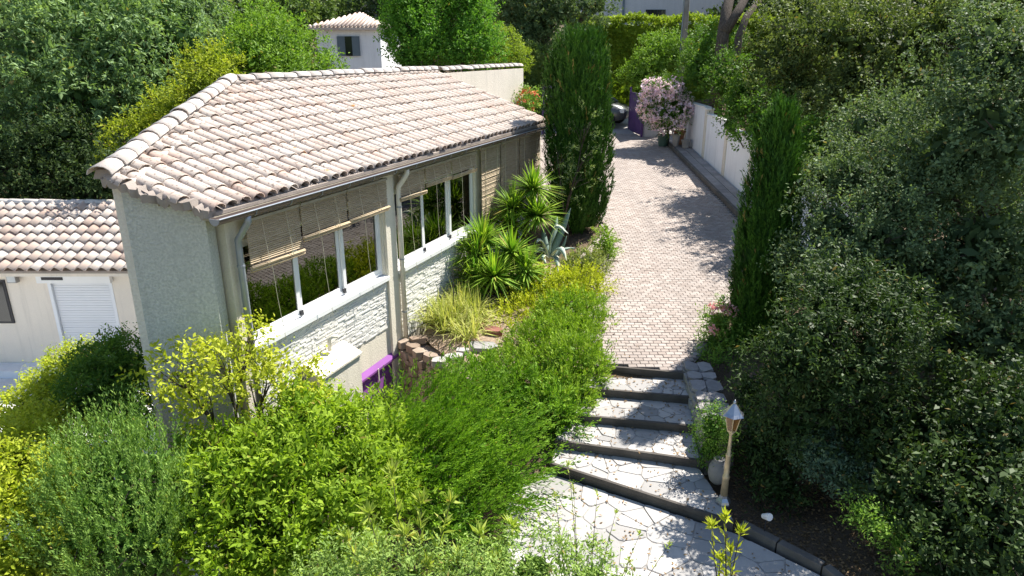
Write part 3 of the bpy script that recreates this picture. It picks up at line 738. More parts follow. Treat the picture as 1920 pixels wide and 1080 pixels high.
while s_ < SE - .05:
    ta, tb = t_start(s_), t_end(s_) - .02
    if tb - ta > .15:
        Ls = (tb - ta) / math.cos(CA); k = 0
        while k * TEXP < Ls - .04:
            ln = min(TLEN, Ls - k * TEXP + .03); t = ta + k * TEXP * math.cos(CA)
            tiles.append((s_, t, ln / TLEN)); k += 1
    s_ += TP
tiles.sort(key=lambda q: np.linalg.norm(HS(q[0], q[1], zr(q[1])) - np.array([0, 0, CAM_H])))
restT = MB(); base_t = [np.array([v.co for v in m.vertices]) for m in TM]; base_f = [tuple(p.vertices) for p in TM[0].polygons]
for i, (s, t, ls) in enumerate(tiles):
    k = int(np.clip(rng.normal(3.6, 2.2), 0, 7)); j = rng.normal(0, .010, 3); yaw = rng.normal(0, .016)
    o = HS(s + j[0] * .6, t + j[1], zr(t) - .012 + abs(j[2]) * .3)
    X = ux * math.cos(yaw) + uy * math.sin(yaw); Yv = uy * math.cos(yaw) - ux * math.sin(yaw); Yv = unit((Yv + uz * (-.048 + rng.normal(0, .010)))[None])[0]; Z = np.cross(X, Yv)
    if i < 300:
        ob = link('roof_tile', TM[k], roof); o2 = o - wloc(roof)
        ob.matrix_local = Matrix(((X[0], Yv[0]*ls, Z[0], o2[0]), (X[1], Yv[1]*ls, Z[1], o2[1]), (X[2], Yv[2]*ls, Z[2], o2[2]), (0, 0, 0, 1)))
    else:
        restT.t = k / 7; q = base_t[k]; restT.add(o + q[:, :1] * X + q[:, 1:2] * Yv * ls + q[:, 2:] * Z, base_f)
props(restT.build('roof_tiles', M['tile'], roof, True), kind='stuff')
chn = MB()                                            # channel tiles between the covers
s2 = CC[0] - .33 + TP / 2
while s2 < SE - .08:
    ta, tb = t_start(s2) + .01, t_end(s2)
    if tb > ta + .1:
        chn.t = rng.random() * .7; V = []
        for t in (ta, tb):
            for k in range(5): a = math.pi * k / 4; V.append(HS(s2 - .075 * math.cos(a), t, zr(t) - .005 - .03 * math.sin(a)))
        chn.add(V, [(k, k+1, 5+k+1, 5+k) for k in range(4)])
    s2 += TP
props(chn.build('channel_tiles', M['tile'], roof, True), kind='stuff')
CAPM = [tile_mesh(i, .135, .118, .44, 'tile_cap', 'cap_tile') for i in range(8)]
def cap_run(p, q, parent, step=.385, lift=.03, sc=1.0, tip=.035):
    p, q = np.array(p), np.array(q); d = q - p; ln = np.linalg.norm(d); d /= ln; n = int(ln / step)
    X = unit(np.cross(d, np.array([0, 0, 1.]))[None])[0]; Z = np.cross(X, d); base = wloc(parent)
    for i in range(n + 1):
        o = p + d * (i * ln / (n + 1)) + np.array([0, 0, lift + .012]) + rng.normal(0, .006, 3) - base; Yv = unit((d - Z * tip + X * rng.normal(0, .02))[None])[0]
        ob = link('cap_tile', CAPM[int(rng.integers(8))], parent); e = sc
        ob.matrix_local = Matrix(((X[0]*e, Yv[0], Z[0]*e, o[0]), (X[1]*e, Yv[1], Z[1]*e, o[1]), (X[2]*e, Yv[2], Z[2]*e, o[2]), (0, 0, 0, 1)))
def rp(s, t, dz=0): return HS(s, t, zr(t) + dz)
cap_run(rp(BB[0] - .08, BB[1] - .04), rp(AA[0], AA[1]), roof)
cap_run(rp(AA[0] + .12, TR + .02), rp(SE, TR + .02), roof, sc=.92, tip=.012)
cap_run(rp(SE, TR - .10, .02), rp(12.95, TR - .10, .02), roof, sc=1.0, tip=.012)
mm = MB()                                               # mortar bedding under the caps
for (p, q, w) in ((rp(BB[0], BB[1], -.03), rp(AA[0], AA[1], -.03), .11), (rp(AA[0], TR, -.03), rp(SE, TR, -.03), .10)):
    d = unit((q - p)[None])[0]; X = unit(np.cross(d, np.array([0, 0, 1.]))[None])[0]
    mm.add([p - X*w, p + X*w, q + X*w, q - X*w, p - X*w*.6 + [0,0,.1], p + X*w*.6 + [0,0,.1], q + X*w*.6 + [0,0,.1], q - X*w*.6 + [0,0,.1]], [(0,3,2,1),(4,5,6,7),(0,1,5,4),(1,2,6,5),(2,3,7,6),(3,0,4,7)])
mm.build('bedding', M['mortar'], roof)
vg = MB(); V = []                                       # broken mortar verge over the end wall
N_ = 34
for i in range(N_ + 1):
    f = i / N_; s = CC[0] + (BB[0] - CC[0]) * f - .05 + rng.normal(0, .022); t = CC[1] + (BB[1] - CC[1]) * f; h = rng.normal(0, .022)
    V += [HS(s, t, zr(t) - .09 + h), HS(s + .09, t, zr(t) - .09), HS(s + .10, t, zr(t) + .03 + h), HS(s - .01, t, zr(t) + .005 + h)]
vg.add(V, [(4*i+k, 4*i+(k+1) % 4, 4*i+4+(k+1) % 4, 4*i+4+k) for i in range(N_) for k in range(4)] + [(3,2,1,0), (4*N_, 4*N_+1, 4*N_+2, 4*N_+3)]); vg.build('mortar_verge', M['mortar'], roof)

# ------------------------------------------------------------------ annex on the lower terrace
annex = thing('annex', (-10, 14.2, -2), 'small cream annex with wavy tiled roof and closed white roller shutter door', 'building')
aw = MB(); y0 = 14.19
aw.box((-22, y0, -2.1), (-10.06, y0 + .25, .33)); aw.box((-8.66, y0, -2.1), (-6.6, y0 + .25, .33)); aw.box((-10.06, y0, .14), (-8.66, y0 + .25, .33)); aw.box((-22, 18.6, -2.1), (-6.6, 18.8, .33)); aw.box((-6.85, y0 + .25, -2.1), (-6.6, 18.6, .33))
aw.build('wall', M['plaster_annex'], annex)
fb = MB(); fb.box((-22, 13.92, .27), (-6.5, 14.185, .34)); fb.box((-22, 13.90, .27), (-6.5, 13.919, .41)); fb.build('fascia', M['plaster_annex'], annex)
pb = MB(); pb.box((-22, 13.72, -2.3), (-6.6, 14.188, -1.86)); pb.build('plinth', M['white_wall'], annex)
pb = MB(); pb.box((-22, 13.3, -2.3), (-7.0, 13.718, -2.02)); pb.build('doorstep', M['concrete'], annex)
sh = MB(); sh.box((-10.02, y0 + .07, -1.86), (-8.70, y0 + .08, .13)); shut = sh.build('roller_shutter', M['pvc'], annex)
sl_ = MB(); sl_.box((-9.985, y0 + .052, 0), (-8.735, y0 + .069, .052)); slm = sl_.mesh('slat', M['pvc'], wloc(annex) * np.array([1, 1, 0]))
z = -1.85
while z < .02:
    o = link('slat', slm, shut); o.location = (0, 0, z + 2.0); z += .0585
for xa in (-10.06, -8.73):
    sf = MB(); sf.box((xa, y0 - .01, -1.86), (xa + .07, y0 + .10, .139)); sf.build('guide_rail', M['pvc'], shut)
sb = MB(); sb.box((-10.20, y0 - .12, .06), (-8.62, y0 - .005, .265)); sb.build('shutter_box', M['white_paint'], shut)
vt = MB(); vt.box((-10.08, y0 - .13, .135), (-9.62, y0 - .121, .20)); vt.build('vent_slot', M['dark'], shut)
fl_ = MB(); fl_.box((-10.80, y0 - .16, .08), (-10.60, y0 - .05, .25)); fl_.tube([(-10.70, y0 - .06, .2), (-10.70, y0, .22)], .02, 8); lf_ = fl_.build('wall_floodlight', M['stone_pot'], annex)
q = MB(); q.box((-10.785, y0 - .17, .10), (-10.615, y0 - .161, .235)); q.build('lens', M['curtain'], lf_)
wf = MB(); wf.box((-11.85, y0 - .03, -.90), (-10.96, y0 - .002, .10)); awn = wf.build('window', M['dark'], annex)
q = MB(); q.box((-11.8, y0 - .038, -.85), (-11.01, y0 - .031, .05)); q.build('pane', M['car_glass'], awn)
ASL = .34; AE, AY0, AY1 = .40, 13.86, 16.35
def az_(y): return AE + ASL * (y - AY0)
ar = MB(); ar.add([(-22, AY0, AE - .05), (-6.45, AY0, AE - .05), (-6.45, AY1, az_(AY1) - .05), (-22, AY1, az_(AY1) - .05), (-22, AY0, AE), (-6.45, AY0, AE), (-6.45, AY1, az_(AY1)), (-22, AY1, az_(AY1)), (-22, 19, .34), (-6.45, 19, .34), (-22, 19, .30), (-6.45, 19, .30)],
    [(0,3,2,1),(4,5,6,7),(0,1,5,4),(1,2,6,5),(3,0,4,7),(7,6,9,8),(3,2,11,10)][:7]); aroof = ar.build('roof', M['mortar'], annex)
AP = .245
def s_tile(i):
    mb = MB(); mb.t = i / 7; n = 9; V = []
    for yy, lift in ((0, .052), (.42, 0)):
        for dz in (0, -.018):
            for k in range(n):
                u = k / (n - 1); x = (u - .5) * (AP + .02); V.append((x, yy, .045 * math.cos((u - .42) * 2 * math.pi) + lift + dz + .04))
    F = []
    for k in range(n-1): F += [(k, k+1, 2*n+k+1, 2*n+k), (n+k+1, n+k, 3*n+k, 3*n+k+1), (k+1, k, n+k, n+k+1)]
    mb.add(V, F); return mb.mesh('roof_tile', M['tile_annex'], None, True)
SM = [s_tile(i) for i in range(8)]; ca = math.atan(ASL); far_t = MB(); sm_v = [np.array([v.co for v in m.vertices]) for m in SM]; sm_f = [tuple(p.vertices) for p in SM[0].polygons]
Ya = np.array([0, math.cos(ca), math.sin(ca)]); Za = np.array([0, -math.sin(ca), math.cos(ca)])
x = -6.6
while x > -14:
    for r_ in range(8):
        y = AY0 - .04 + r_ * .327; k = int(rng.integers(8)); p = np.array([x + rng.normal(0, .004), y, az_(y) + .004])
        if x > -12.2:
            o = link('roof_tile', SM[k], aroof); o.location = p - wloc(aroof); o.rotation_euler = (ca + rng.normal(0, .01), rng.normal(0, .012), rng.normal(0, .012))
        else:
            q = sm_v[k]; far_t.t = k / 7; far_t.add(p + q[:, :1] * np.array([1., 0, 0]) + q[:, 1:2] * Ya + q[:, 2:] * Za, sm_f)
    x -= AP
props(far_t.build('roof_tiles', M['tile_annex'], aroof, True), kind='stuff')
cap_run((-14, AY1 + .12, az_(AY1) + .04), (-6.5, AY1 + .12, az_(AY1) + .04), aroof, lift=.02, sc=.85)
tr_ = MB(); tr_.prism([(-16, 8.5), (-6.2, 8.5), (-5.9, 13.3), (-16, 13.3)], -2.4, -1.97); tr_.solo('terrace', M['concrete'], kind='structure')

# ------------------------------------------------------------------ white boundary wall with pillars
ww = thing('boundary_wall', (6.75, 20, .8), 'white rendered boundary wall with pillars along the right side of the driveway', 'wall')
ys_ = [12.0, 14.5, 17.0, 19.4, 21.9, 24.4, 27.2]
for i in range(6):
    a, b = ys_[i] + .13, ys_[i+1] - .13; zt = drive_z((a + b) / 2) + 1.64; m = MB()
    m.box((6.68, a, drive_z(a) - .4), (6.83, b, zt)); p = m.build('panel', M['white_wall'], ww)
    c = MB(); c.box((6.64, a + .002, zt), (6.87, b - .002, zt + .045)); c.build('coping', M['concrete'], p)
for y in ys_:
    m = MB(); zt = drive_z(y) + 1.72; m.box((6.655, y - .128, drive_z(y) - .4), (6.89, y + .128, zt)); p = m.build('pillar', M['plaster_warm'], ww)
    c = MB(); c.box((6.63, y - .15, zt), (6.91, y + .15, zt + .04)); c.build('cap', M['concrete'], p)
wp = MB(); wp.lathe([(.07, 0), (.12, .03), (.15, .17), (.17, .19), (.155, .20), (.10, .19)], (6.74, 14.5, drive_z(14.5) + 1.762), 14); wp.solo('flower_pot', M['terracotta'], 'small terracotta bowl on a pillar of the white wall behind the narrow cypress', 'pot', smooth=True)

# ------------------------------------------------------------------ gate, pillar, pots, car, pole
gt = thing('gate_leaf', (5.15, 28.4, 1.48), 'open purple metal gate leaf standing beside the lilac flowering bush', 'gate')
ga, gb = np.array([5.22, 28.35]), np.array([5.02, 30.2]); gd = unit((gb - ga)[None])[0]; gn = np.array([-gd[1], gd[0]]); gz = drive_z(28.5)
def gbox(mb, u0, u1, z0, z1, w0, w1):
    P_ = lambda u, w, z: (*(ga + gd * u + gn * w), z); mb.box((u0, w0, z0), (u1, w1, z1), lambda a, b, c: P_(a, b, c))
m = MB(); gbox(m, 0, 1.86, gz + .06, gz + 1.65, 0, .02); gp = m.build('sheet', M['purple_dark'], gt)
for u in np.arange(.06, 1.8, .19):
    m = MB(); gbox(m, u, u + .17, gz + .12, gz + 1.60, .0205, .034); gbox(m, u, u + .17, gz + .12, gz + 1.60, -.014, -.0005); m.build('board', M['purple_dark'], gt)
for ua, ub, h in ((-.05, 0, 1.70), (1.86, 1.91, 1.85)):
    m = MB(); gbox(m, ua, ub, gz, gz + h, -.02, .05); m.build('stile', M['purple_dark'], gt)
g2 = thing('side_gate', (1.5, 29, 1.5), 'closed purple barred gate left of the tall broad cypress', 'gate'); 
gl = at(1019, 172, 29.0); m = MB(); zg = drive_z(29); m.box((gl[0] - .05, 28.95, zg - .1), (gl[0] + .05, 29.05, zg + 1.9)); m.box((gl[0] + .05, 28.96, zg + 1.82), (gl[0] + 1.6, 29.04, zg + 1.9)); m.build('post', M['purple_dark'], g2)
for q in range(8):
    m = MB(); m.box((gl[0] + .12 + q * .18, 28.985, zg + .1), (gl[0] + .15 + q * .18, 29.015, zg + 1.82)); m.build('bar', M['purple_dark'], g2)
gpil = thing('gate_pillar', (5.6, 28.6, 1.4), 'square grey rendered pillar behind the open purple gate leaf', 'pillar')
m = MB(); m.box((5.30, 28.45, 1.2), (5.95, 28.8, gz + 1.05)); m.build('shaft', M['grey_wall'], gpil); m = MB(); m.box((5.26, 28.41, gz + 1.05), (5.99, 28.84, gz + 1.11)); m.build('cap', M['concrete'], gpil)
# hatchback parked beyond the gate
car = thing('car', (4.0, 31.5, 1.7), 'dark grey hatchback parked beyond the gate, half hidden by the tall cypress', 'car')
cx, cy, cz = 3.32, 31.5, drive_z(31.4) - .02; ch = R(-25)
def cw(x, y, z): return (cx + x * math.cos(ch) - y * math.sin(ch), cy + x * math.sin(ch) + y * math.cos(ch), cz + z)
prof_c = [(-1.9, .35, .75, .78), (-1.85, .28, .95, .84), (-1.2, .22, 1.0, .86), (0, .20, .98, .87), (.9, .20, .95, .87), (1.55, .24, .82, .84), (1.92, .32, .62, .70)]
V = []
for x, z0, z1, w in prof_c: V += [cw(x, -w*.92, z0), cw(x, -w, (z0+z1)/2), cw(x, -w*.93, z1), cw(x, w*.93, z1), cw(x, w, (z0+z1)/2), cw(x, w*.92, z0)]
bm_ = MB(); bm_.add(V, [(6*i+k, 6*i+(k+1) % 6, 6*i+6+(k+1) % 6, 6*i+6+k) for i in range(len(prof_c)-1) for k in range(6)] + [tuple(range(5, -1, -1)), tuple(range(36, 42))]); bm_.build('body', M['car_paint'], car, True)
cab = [(-1.82, .97, .78), (-1.45, 1.42, .66), (-.2, 1.50, .66), (.45, 1.44, .66), (1.15, .94, .78)]
gl_ = MB(); V = []
for x, z1, w in cab: V += [cw(x, -w, z1), cw(x, w, z1)]
V2 = [cw(-1.82, -.80, .93), cw(1.15, -.80, .90), cw(1.15, .80, .90), cw(-1.82, .80, .93)]
gl_.add(V + V2, [(0,1,3,2),(2,3,5,4),(4,5,7,6),(6,7,9,8),(10,0,2,4,6,8,11),(13,12,9,7,5,3,1)]); gl_.build('windows', M['car_glass'], car)
rf = MB(); V = [cw(x, sgn * w, z) for x, z, w in ((-1.47, 1.425, .67), (-.2, 1.515, .67), (.47, 1.45, .67)) for sgn in (-1, 1)] + [cw(x, sgn * w * .97, z + .03) for x, z, w in ((-1.44, 1.425, .63), (-.2, 1.515, .63), (.43, 1.45, .63)) for sgn in (-1, 1)]
rf.add(V, [(6,7,9,8),(8,9,11,10),(0,2,8,6),(2,4,10,8),(3,1,7,9),(5,3,9,11),(1,0,6,7),(4,5,11,10)]); rf.build('roof_panel', M['car_paint'], car)
for sgn in (-1, 1):
    for a, b in (((1.15, .94, .785), (.46, 1.45, .672)), ((-.15, .96, .80), (-.25, 1.5, .675)), ((-1.82, .96, .785), (-1.46, 1.42, .672))):
        q = MB(); q.tube([cw(a[0], sgn * a[2], a[1]), cw(b[0], sgn * b[2], b[1])], .035, 6); q.build('roof_pillar', M['car_paint'], car)
    q = MB(); q.box((.70, sgn * .88 - .08, .92), (.86, sgn * .88 + .08, 1.06), cw); q.build('mirror', M['car_paint'], car)
    q = MB(); q.box((1.70, sgn * .60 - .14, .58), (1.90, sgn * .60 + .10, .72), cw); q.build('headlight', M['curtain'], car)
    for x in (-1.18, 1.22):
        q = MB(); q.tube([cw(x, sgn * .68, .31), cw(x, sgn * .86, .31)], .31, 18); wh = q.build('wheel', M['rubber'], car); q = MB(); q.tube([cw(x, sgn * .862, .31), cw(x, sgn * .872, .31)], .20, 14); q.build('rim', M['lamp_roof'], wh)
# utility pole
pp_ = at(1278, 115, 33.0); pz = ground_z(pp_[0], 33); pol = thing('utility_pole', (pp_[0], 33, pz), 'tall weathered utility pole rising behind the hedge', 'pole')
m = MB(); m.tube([(pp_[0], 33, pz - .2), (pp_[0] + .03, 33, pz + 9)], [.17, .12], 10); m.build('shaft', M['pole'], pol, True)
m = MB(); m.tube([(pp_[0] - .14, 32.9, pz), (pp_[0] - .10, 32.9, pz + 7)], .022, 6); m.build('cable_conduit', M['zinc'], pol)

# ------------------------------------------------------------------ garden lantern, jar, spotlight, bed stones
lz = -.48; lp = thing('garden_lantern', (2.6, 7.2, lz), 'brass garden lantern post with amber glass standing at the lower steps', 'lamp'); c = (2.60, 7.20, lz)
m = MB(); m.lathe([(.095, 0), (.095, .02), (.085, .05), (.055, .09), (.05, .12)], c, 6); m.build('base', M['lamp_roof'], lp)
m = MB(); m.lathe([(.046, .12), (.040, .35), (.044, .36), (.044, .39), (.036, .40), (.030, .66), (.034, .67), (.034, .69), (.026, .70), (.017, .95), (.02, .96), (.045, 1.01)], c, 10); m.build('post', M['brass'], lp, True)
def hexa(r, z, rot=.26): return [(c[0] + r * math.cos(rot + k * math.pi / 3), c[1] + r * math.sin(rot + k * math.pi / 3), c[2] + z) for k in range(6)]
lan = MB(); a, b = hexa(.055, 1.01), hexa(.058, 1.03); lan.add(a + b, [tuple(reversed(range(6))), tuple(range(6, 12))] + [(k, (k+1) % 6, 6+(k+1) % 6, 6+k) for k in range(6)]); lant = lan.build('lantern', M['brass'], lp)
a, b = hexa(.055, 1.031), hexa(.098, 1.235)
for k in range(6):
    j = (k + 1) % 6; m = MB(); A_, B_, C_, D_ = [np.array(v) for v in (a[k], a[j], b[j], b[k])]; cen = (A_ + B_ + C_ + D_) / 4; sh_ = lambda v: tuple(v + (cen - v) * .06)
    m.add([sh_(A_), sh_(B_), sh_(C_), sh_(D_)], [(0, 1, 2, 3)]); m.build('pane', M['amber'], lant)
    m = MB(); m.tube([a[k], b[k]], .007, 5); m.build('glazing_bar', M['brass'], lant)
m = MB(); e, f, g_ = hexa(.135, 1.232), hexa(.10, 1.262), hexa(.018, 1.37); m.add(e + f + g_ + [(c[0], c[1], c[2] + 1.235)], [(k, (k+1) % 6, 6+(k+1) % 6, 6+k) for k in range(6)] + [(6+k, 6+(k+1) % 6, 12+(k+1) % 6, 12+k) for k in range(6)] + [tuple(range(12, 18))] + [((k+1) % 6, k, 18) for k in range(6)]); hood = m.build('hood', M['lamp_roof'], lant)
m = MB(); m.lathe([(.012, 1.368), (.022, 1.385), (.014, 1.40), (.006, 1.42)], c, 8); m.build('finial', M['lamp_roof'], hood, True)
jr = MB(); jc = (2.64, 7.62, -.48); jr.lathe([(.055, 0), (.10, .05), (.125, .14), (.118, .24), (.085, .31), (.06, .335), (.075, .36), (.055, .362), (.045, .33)], jc, 18); jr.solo('stone_jar', M['stone_pot'], 'rounded grey stone jar behind the lantern post', 'jar', smooth=True)
sp = thing('garden_spotlight', (2.95, 6.72, -.5), 'small white garden spotlight on a spike by the path edge', 'spotlight'); m = MB(); m.tube([(2.95, 6.72, -.62), (2.95, 6.72, -.34)], .008, 6); m.build('spike', M['dark'], sp)
m = MB(); m.tube([(2.93, 6.76, -.34), (2.96, 6.68, -.29), (2.965, 6.665, -.285)], [.03, .045, .045], 10); m.build('head', M['white_paint'], sp)
rng = np.random.default_rng(61)
def bedz(p): return ground_z(p[0], p[1])
for (px, py, Y, sz, mat, lab) in ((905, 652, 10.75, (.50, .34, .09), 'flag', 'flat pale stone slab lying in the flower bed'), (885, 612, 11.5, (.42, .20, .10), 'rock_red', 'dark red brick coloured stone behind the pale slab'), (925, 622, 11.3, (.34, .22, .12), 'rock_red', 'dark red stone under the golden juniper edge'),
        (852, 672, 10.3, (.30, .22, .12), 'flag', 'white stone chunk at the bed edge nearest the slab'), (825, 680, 10.15, (.26, .22, .13), 'flag', 'white angular stone at the end of the retaining wall'), (868, 660, 10.55, (.22, .15, .10), 'flag', 'small white stone between slab and retaining wall'), (785, 637, 11.1, (.34, .18, .10), 'rock', 'brown flat stone at the foot of the cream downpipe')):
    p = at(px, py, Y); o = stone_block((p[0], p[1], max(p[2], bedz(p) + .05)), sz, rng.uniform(-.4, .4), rng, 'bed_stone', None, mat); props(o, lab, 'stone')


# ================================================================== vegetation
def G(x, y): return (x, y, ground_z(x, y))
def on(p, dy=0): return G(p[0], p[1] + dy)
# ---- tall clipped cypresses: upright plumes on a column
def column_conifer(name, label, x, y, prof, mat, seed, n, L=.085, W=.022, lean=(0, 0), tl=.20):
    """prof: (height, radius) pairs"""
    rng = np.random.default_rng(seed); b = G(x, y); t = thing(name, b, label, 'cypress')
    H_ = prof[-1][0]; m = MB(); m.tube([(x, y, b[2] - .2), (x, y, b[2] + .5), (x + lean[0]*.5, y + lean[1]*.5, b[2] + H_*.5), (x + lean[0], y + lean[1], b[2] + H_*.93)], [.12, .10, .07, .015], 8); m.build('trunk', M['bark'], t, True)
    hs = np.array([p[0] for p in prof]); rs = np.array([p[1] for p in prof]); zz = rng.uniform(0, 1, n * 3) * H_; keep = rng.random(n * 3) < np.interp(zz, hs, rs) / rs.max(); zz = zz[keep][:n]; n = len(zz)
    ph = rng.uniform(0, 2 * math.pi, n); r = np.interp(zz, hs, rs)
    lum = 1 + .11 * np.sin(ph * 3 + zz * 1.1 + seed) + .09 * np.sin(ph * 7 - zz * 2.3) + .07 * np.sin(ph * 13 + zz * 4)
    rad = r * lum * np.where(rng.random(n) < .2, rng.uniform(.4, .9, n), 1 - np.abs(rng.normal(0, .07, n)))
    o = np.stack([np.cos(ph), np.sin(ph), np.zeros(n)], 1); P = o * rad[:, None]; P[:, 2] = zz; P[:, 0] += lean[0] * zz / H_; P[:, 1] += lean[1] * zz / H_
    k = 12; A = unit(o * .28 + np.array([0, 0, 1.]) + rng.normal(size=(n, 3)) * .14); u = np.tile((np.arange(k) + .5) / k, (n, 1)); tlen = tl * np.where(rng.random(n) < .08, rng.uniform(1.6, 2.6, n), rng.uniform(.6, 1.6, n))
    pos = P[:, None] + A[:, None] * (u * tlen[:, None])[..., None]; q = unit(rng.normal(size=(n, k, 3))); D = unit(A[:, None] * .9 + q * .42)
    cand = o[:, None] + rng.normal(size=(n, k, 3)) * .5; N_ = unit(cand - D * (cand * D).sum(-1, keepdims=True))
    T = np.where(rng.random(n) < .02, 1.0, np.clip(rng.random(n) * .7, 0, .9))[:, None] + rng.random((n, k)) * .07 + u * .18
    nv, nu = 26, 16; g = np.zeros((nv + 1, nu, 3)); out = []
    for j in range(nv + 1):
        h = .15 + (H_ * .96 - .15) * j / nv; rr = np.interp(h, hs, rs) * .80
        for i in range(nu): a_ = 2 * math.pi * i / nu; q_ = rr * rng.uniform(.86, 1.08) * (1 + .10 * math.sin(a_ * 3 + h * 1.1 + seed) + .07 * math.sin(a_ * 7 - h * 2.3)); g[j, i] = (q_ * math.cos(a_) + lean[0] * h / H_, q_ * math.sin(a_) + lean[1] * h / H_, h)
    for j in range(nv):
        for i in range(nu): out.append([g[j, i], g[j, (i + 1) % nu], g[j + 1, (i + 1) % nu], g[j + 1, i]])
    link('crown', leaf_mesh('crown', pos.reshape(-1, 3), D.reshape(-1, 3), N_.reshape(-1, 3), (L * rng.uniform(.7, 1.3, n * k)), W * rng.uniform(.8, 1.2, n * k), T.reshape(-1), mat, .05, np.array(out, np.float32)), t)
    return t
column_conifer('cypress_tree', 'tall broad clipped cypress between the house and the driveway', 1.60, 17.0, [(0, .50), (.5, .67), (1.5, .71), (3.1, .71), (4.0, .62), (4.45, .47), (4.62, .30)], LF['cypress'], 1, 5200)
column_conifer('cypress_tree', 'narrow dark cypress at the right edge of the driveway', 4.14, 10.9, [(0, .34), (.4, .42), (1.4, .46), (2.4, .38), (3.1, .29), (3.6, .19), (3.85, .07)], LF['cypress'], 2, 4300, L=.07, W=.018, lean=(.03, 0), tl=.15)
# pale conifer sprays in front of the tall cypress
p = at(1085, 330, 15.0)
shrub('young_conifer', 'small pale green conifer growing against the tall cypress', 'conifer', G(1.3, 15.9), [B(1095, 250, 16.0, 26, 42), B(1045, 300, 15.9, 30, 36), B(1080, 345, 15.8, 34, 36), B(1095, 300, 15.9, 22, 40)], LF['cypress_pale'], 31, core=0, dens=26, **{**NEEDLE, 'k': 11, 'tl': .26, 'up': .5})
# ---- bed beside the driveway
RE = lambda p: p[:, 0] < np.interp(p[:, 1], [8, 10.1, 16.9], [.95, 1.56, 2.40])     # clipped along the driveway edge
shrub('spreading_juniper', 'lime green spreading juniper clipped straight along the driveway edge', 'juniper', G(.9, 10.6), [B(1075, 600, 11.9, 70, 40, .7), B(1040, 655, 11.0, 95, 55, .7), B(1000, 715, 10.1, 120, 60, .6), B(1075, 700, 10.0, 62, 62, .6), B(1060, 765, 9.25, 52, 58, .4)], LF['juniper_lime'], 32, dens=205, cut=RE, lump=.08, gap=.08, core=.8, **{**NEEDLE, 'L': .07, 'W': .018, 'tl': .20, 'k': 15, 'rnd': .35, 'up': .6, 'splay': .5, 'tvar': .8})
shrub('spreading_juniper', 'deep green juniper hanging over the left end of the steps', 'juniper', G(.2, 9.4), [B(960, 755, 9.35, 90, 50, .45), B(1035, 790, 8.85, 52, 46, .35), B(900, 715, 9.8, 62, 34, .4)], LF['juniper'], 33, dens=200, lump=.12, gap=.12, core=.78, **{**NEEDLE, 'L': .08, 'W': .018, 'tl': .26, 'k': 15, 'up': .1, 'splay': .45, 'tvar': .8})
shrub('golden_juniper', 'golden yellow feathery juniper beside the yucca', 'juniper', G(.3, 12.9), [B(1000, 540, 13.2, 64, 24, .5), B(1085, 545, 13.0, 56, 30, .5), B(1000, 590, 12.4, 62, 26, .45), B(945, 610, 12.0, 42, 18, .35), B(1060, 580, 12.5, 60, 30, .4), B(965, 640, 11.5, 36, 18, .3)], LF['gold'], 34, dens=190, cut=RE, lump=.28, core=.75, **{**NEEDLE, 'L': .075, 'W': .026, 'tl': .26, 'k': 11, 'up': .3, 'splay': .5})
shrub('soft_shrub', 'soft grey green rounded shrub between agave and driveway', 'shrub', G(1.7, 14.3), [B(1095, 500, 14.1, 42, 28, .5), B(1065, 515, 13.8, 26, 22, .3)], LF['rosemary'], 35, dens=200, cut=RE, lump=.08, core=.8, **{**NEEDLE, 'L': .065, 'W': .02, 'tl': .16, 'k': 11})
shrub('small_shrub', 'small drooping green shrub at the foot of the tall cypress', 'shrub', G(2.2, 15.2), [B(1136, 462, 15.0, 20, 32, .3)], LF['juniper_lime'], 36, dens=190, core=.75, **{**NEEDLE, 'L': .07, 'W': .022, 'tl': .18, 'k': 11, 'up': -.2})
# foreground junipers
shrub('prostrate_juniper', 'large dark green prostrate juniper in front of the purple door', 'juniper', G(-.9, 7.9), [B(800, 790, 8.4, 80, 42, .6), B(880, 850, 7.9, 105, 55, .6), B(770, 890, 7.4, 105, 75, .6), B(940, 900, 7.5, 58, 36, .4), B(715, 815, 8.0, 50, 32, .4), B(850, 965, 6.9, 85, 56, .5), B(840, 770, 8.6, 70, 36, .5)], LF['juniper'], 37, dens=125, lump=.26, gap=.34, bias=(.8, -.15, .2), core=.66, **{**NEEDLE, 'L': .068, 'W': .016, 'tl': .55, 'k': 34, 'up': .3, 'rnd': .2, 'splay': .36, 'tvar': .85})
shrub('upright_juniper', 'bushy grey green upright juniper at the bottom left', 'juniper', (-3.85, 6.1, -2.0), [B(235, 915, 6.0, 95, 85, .6), B(270, 1010, 5.6, 100, 110, .6), B(190, 985, 5.7, 92, 120, .6), B(215, 860, 6.2, 50, 45, .4), B(300, 890, 6.1, 40, 60, .4), B(160, 890, 6.1, 48, 55, .4), B(330, 990, 5.8, 40, 90, .4)], LF['juniper_grey'], 38, r0=.06, dens=165, lump=.26, gap=.2, bias=(.05, 0, .5), core=.72, **{**NEEDLE, 'L': .048, 'W': .011, 'tl': .38, 'k': 30, 'up': .9, 'out': .5, 'rnd': .20, 'splay': .45, 'tvar': .8})
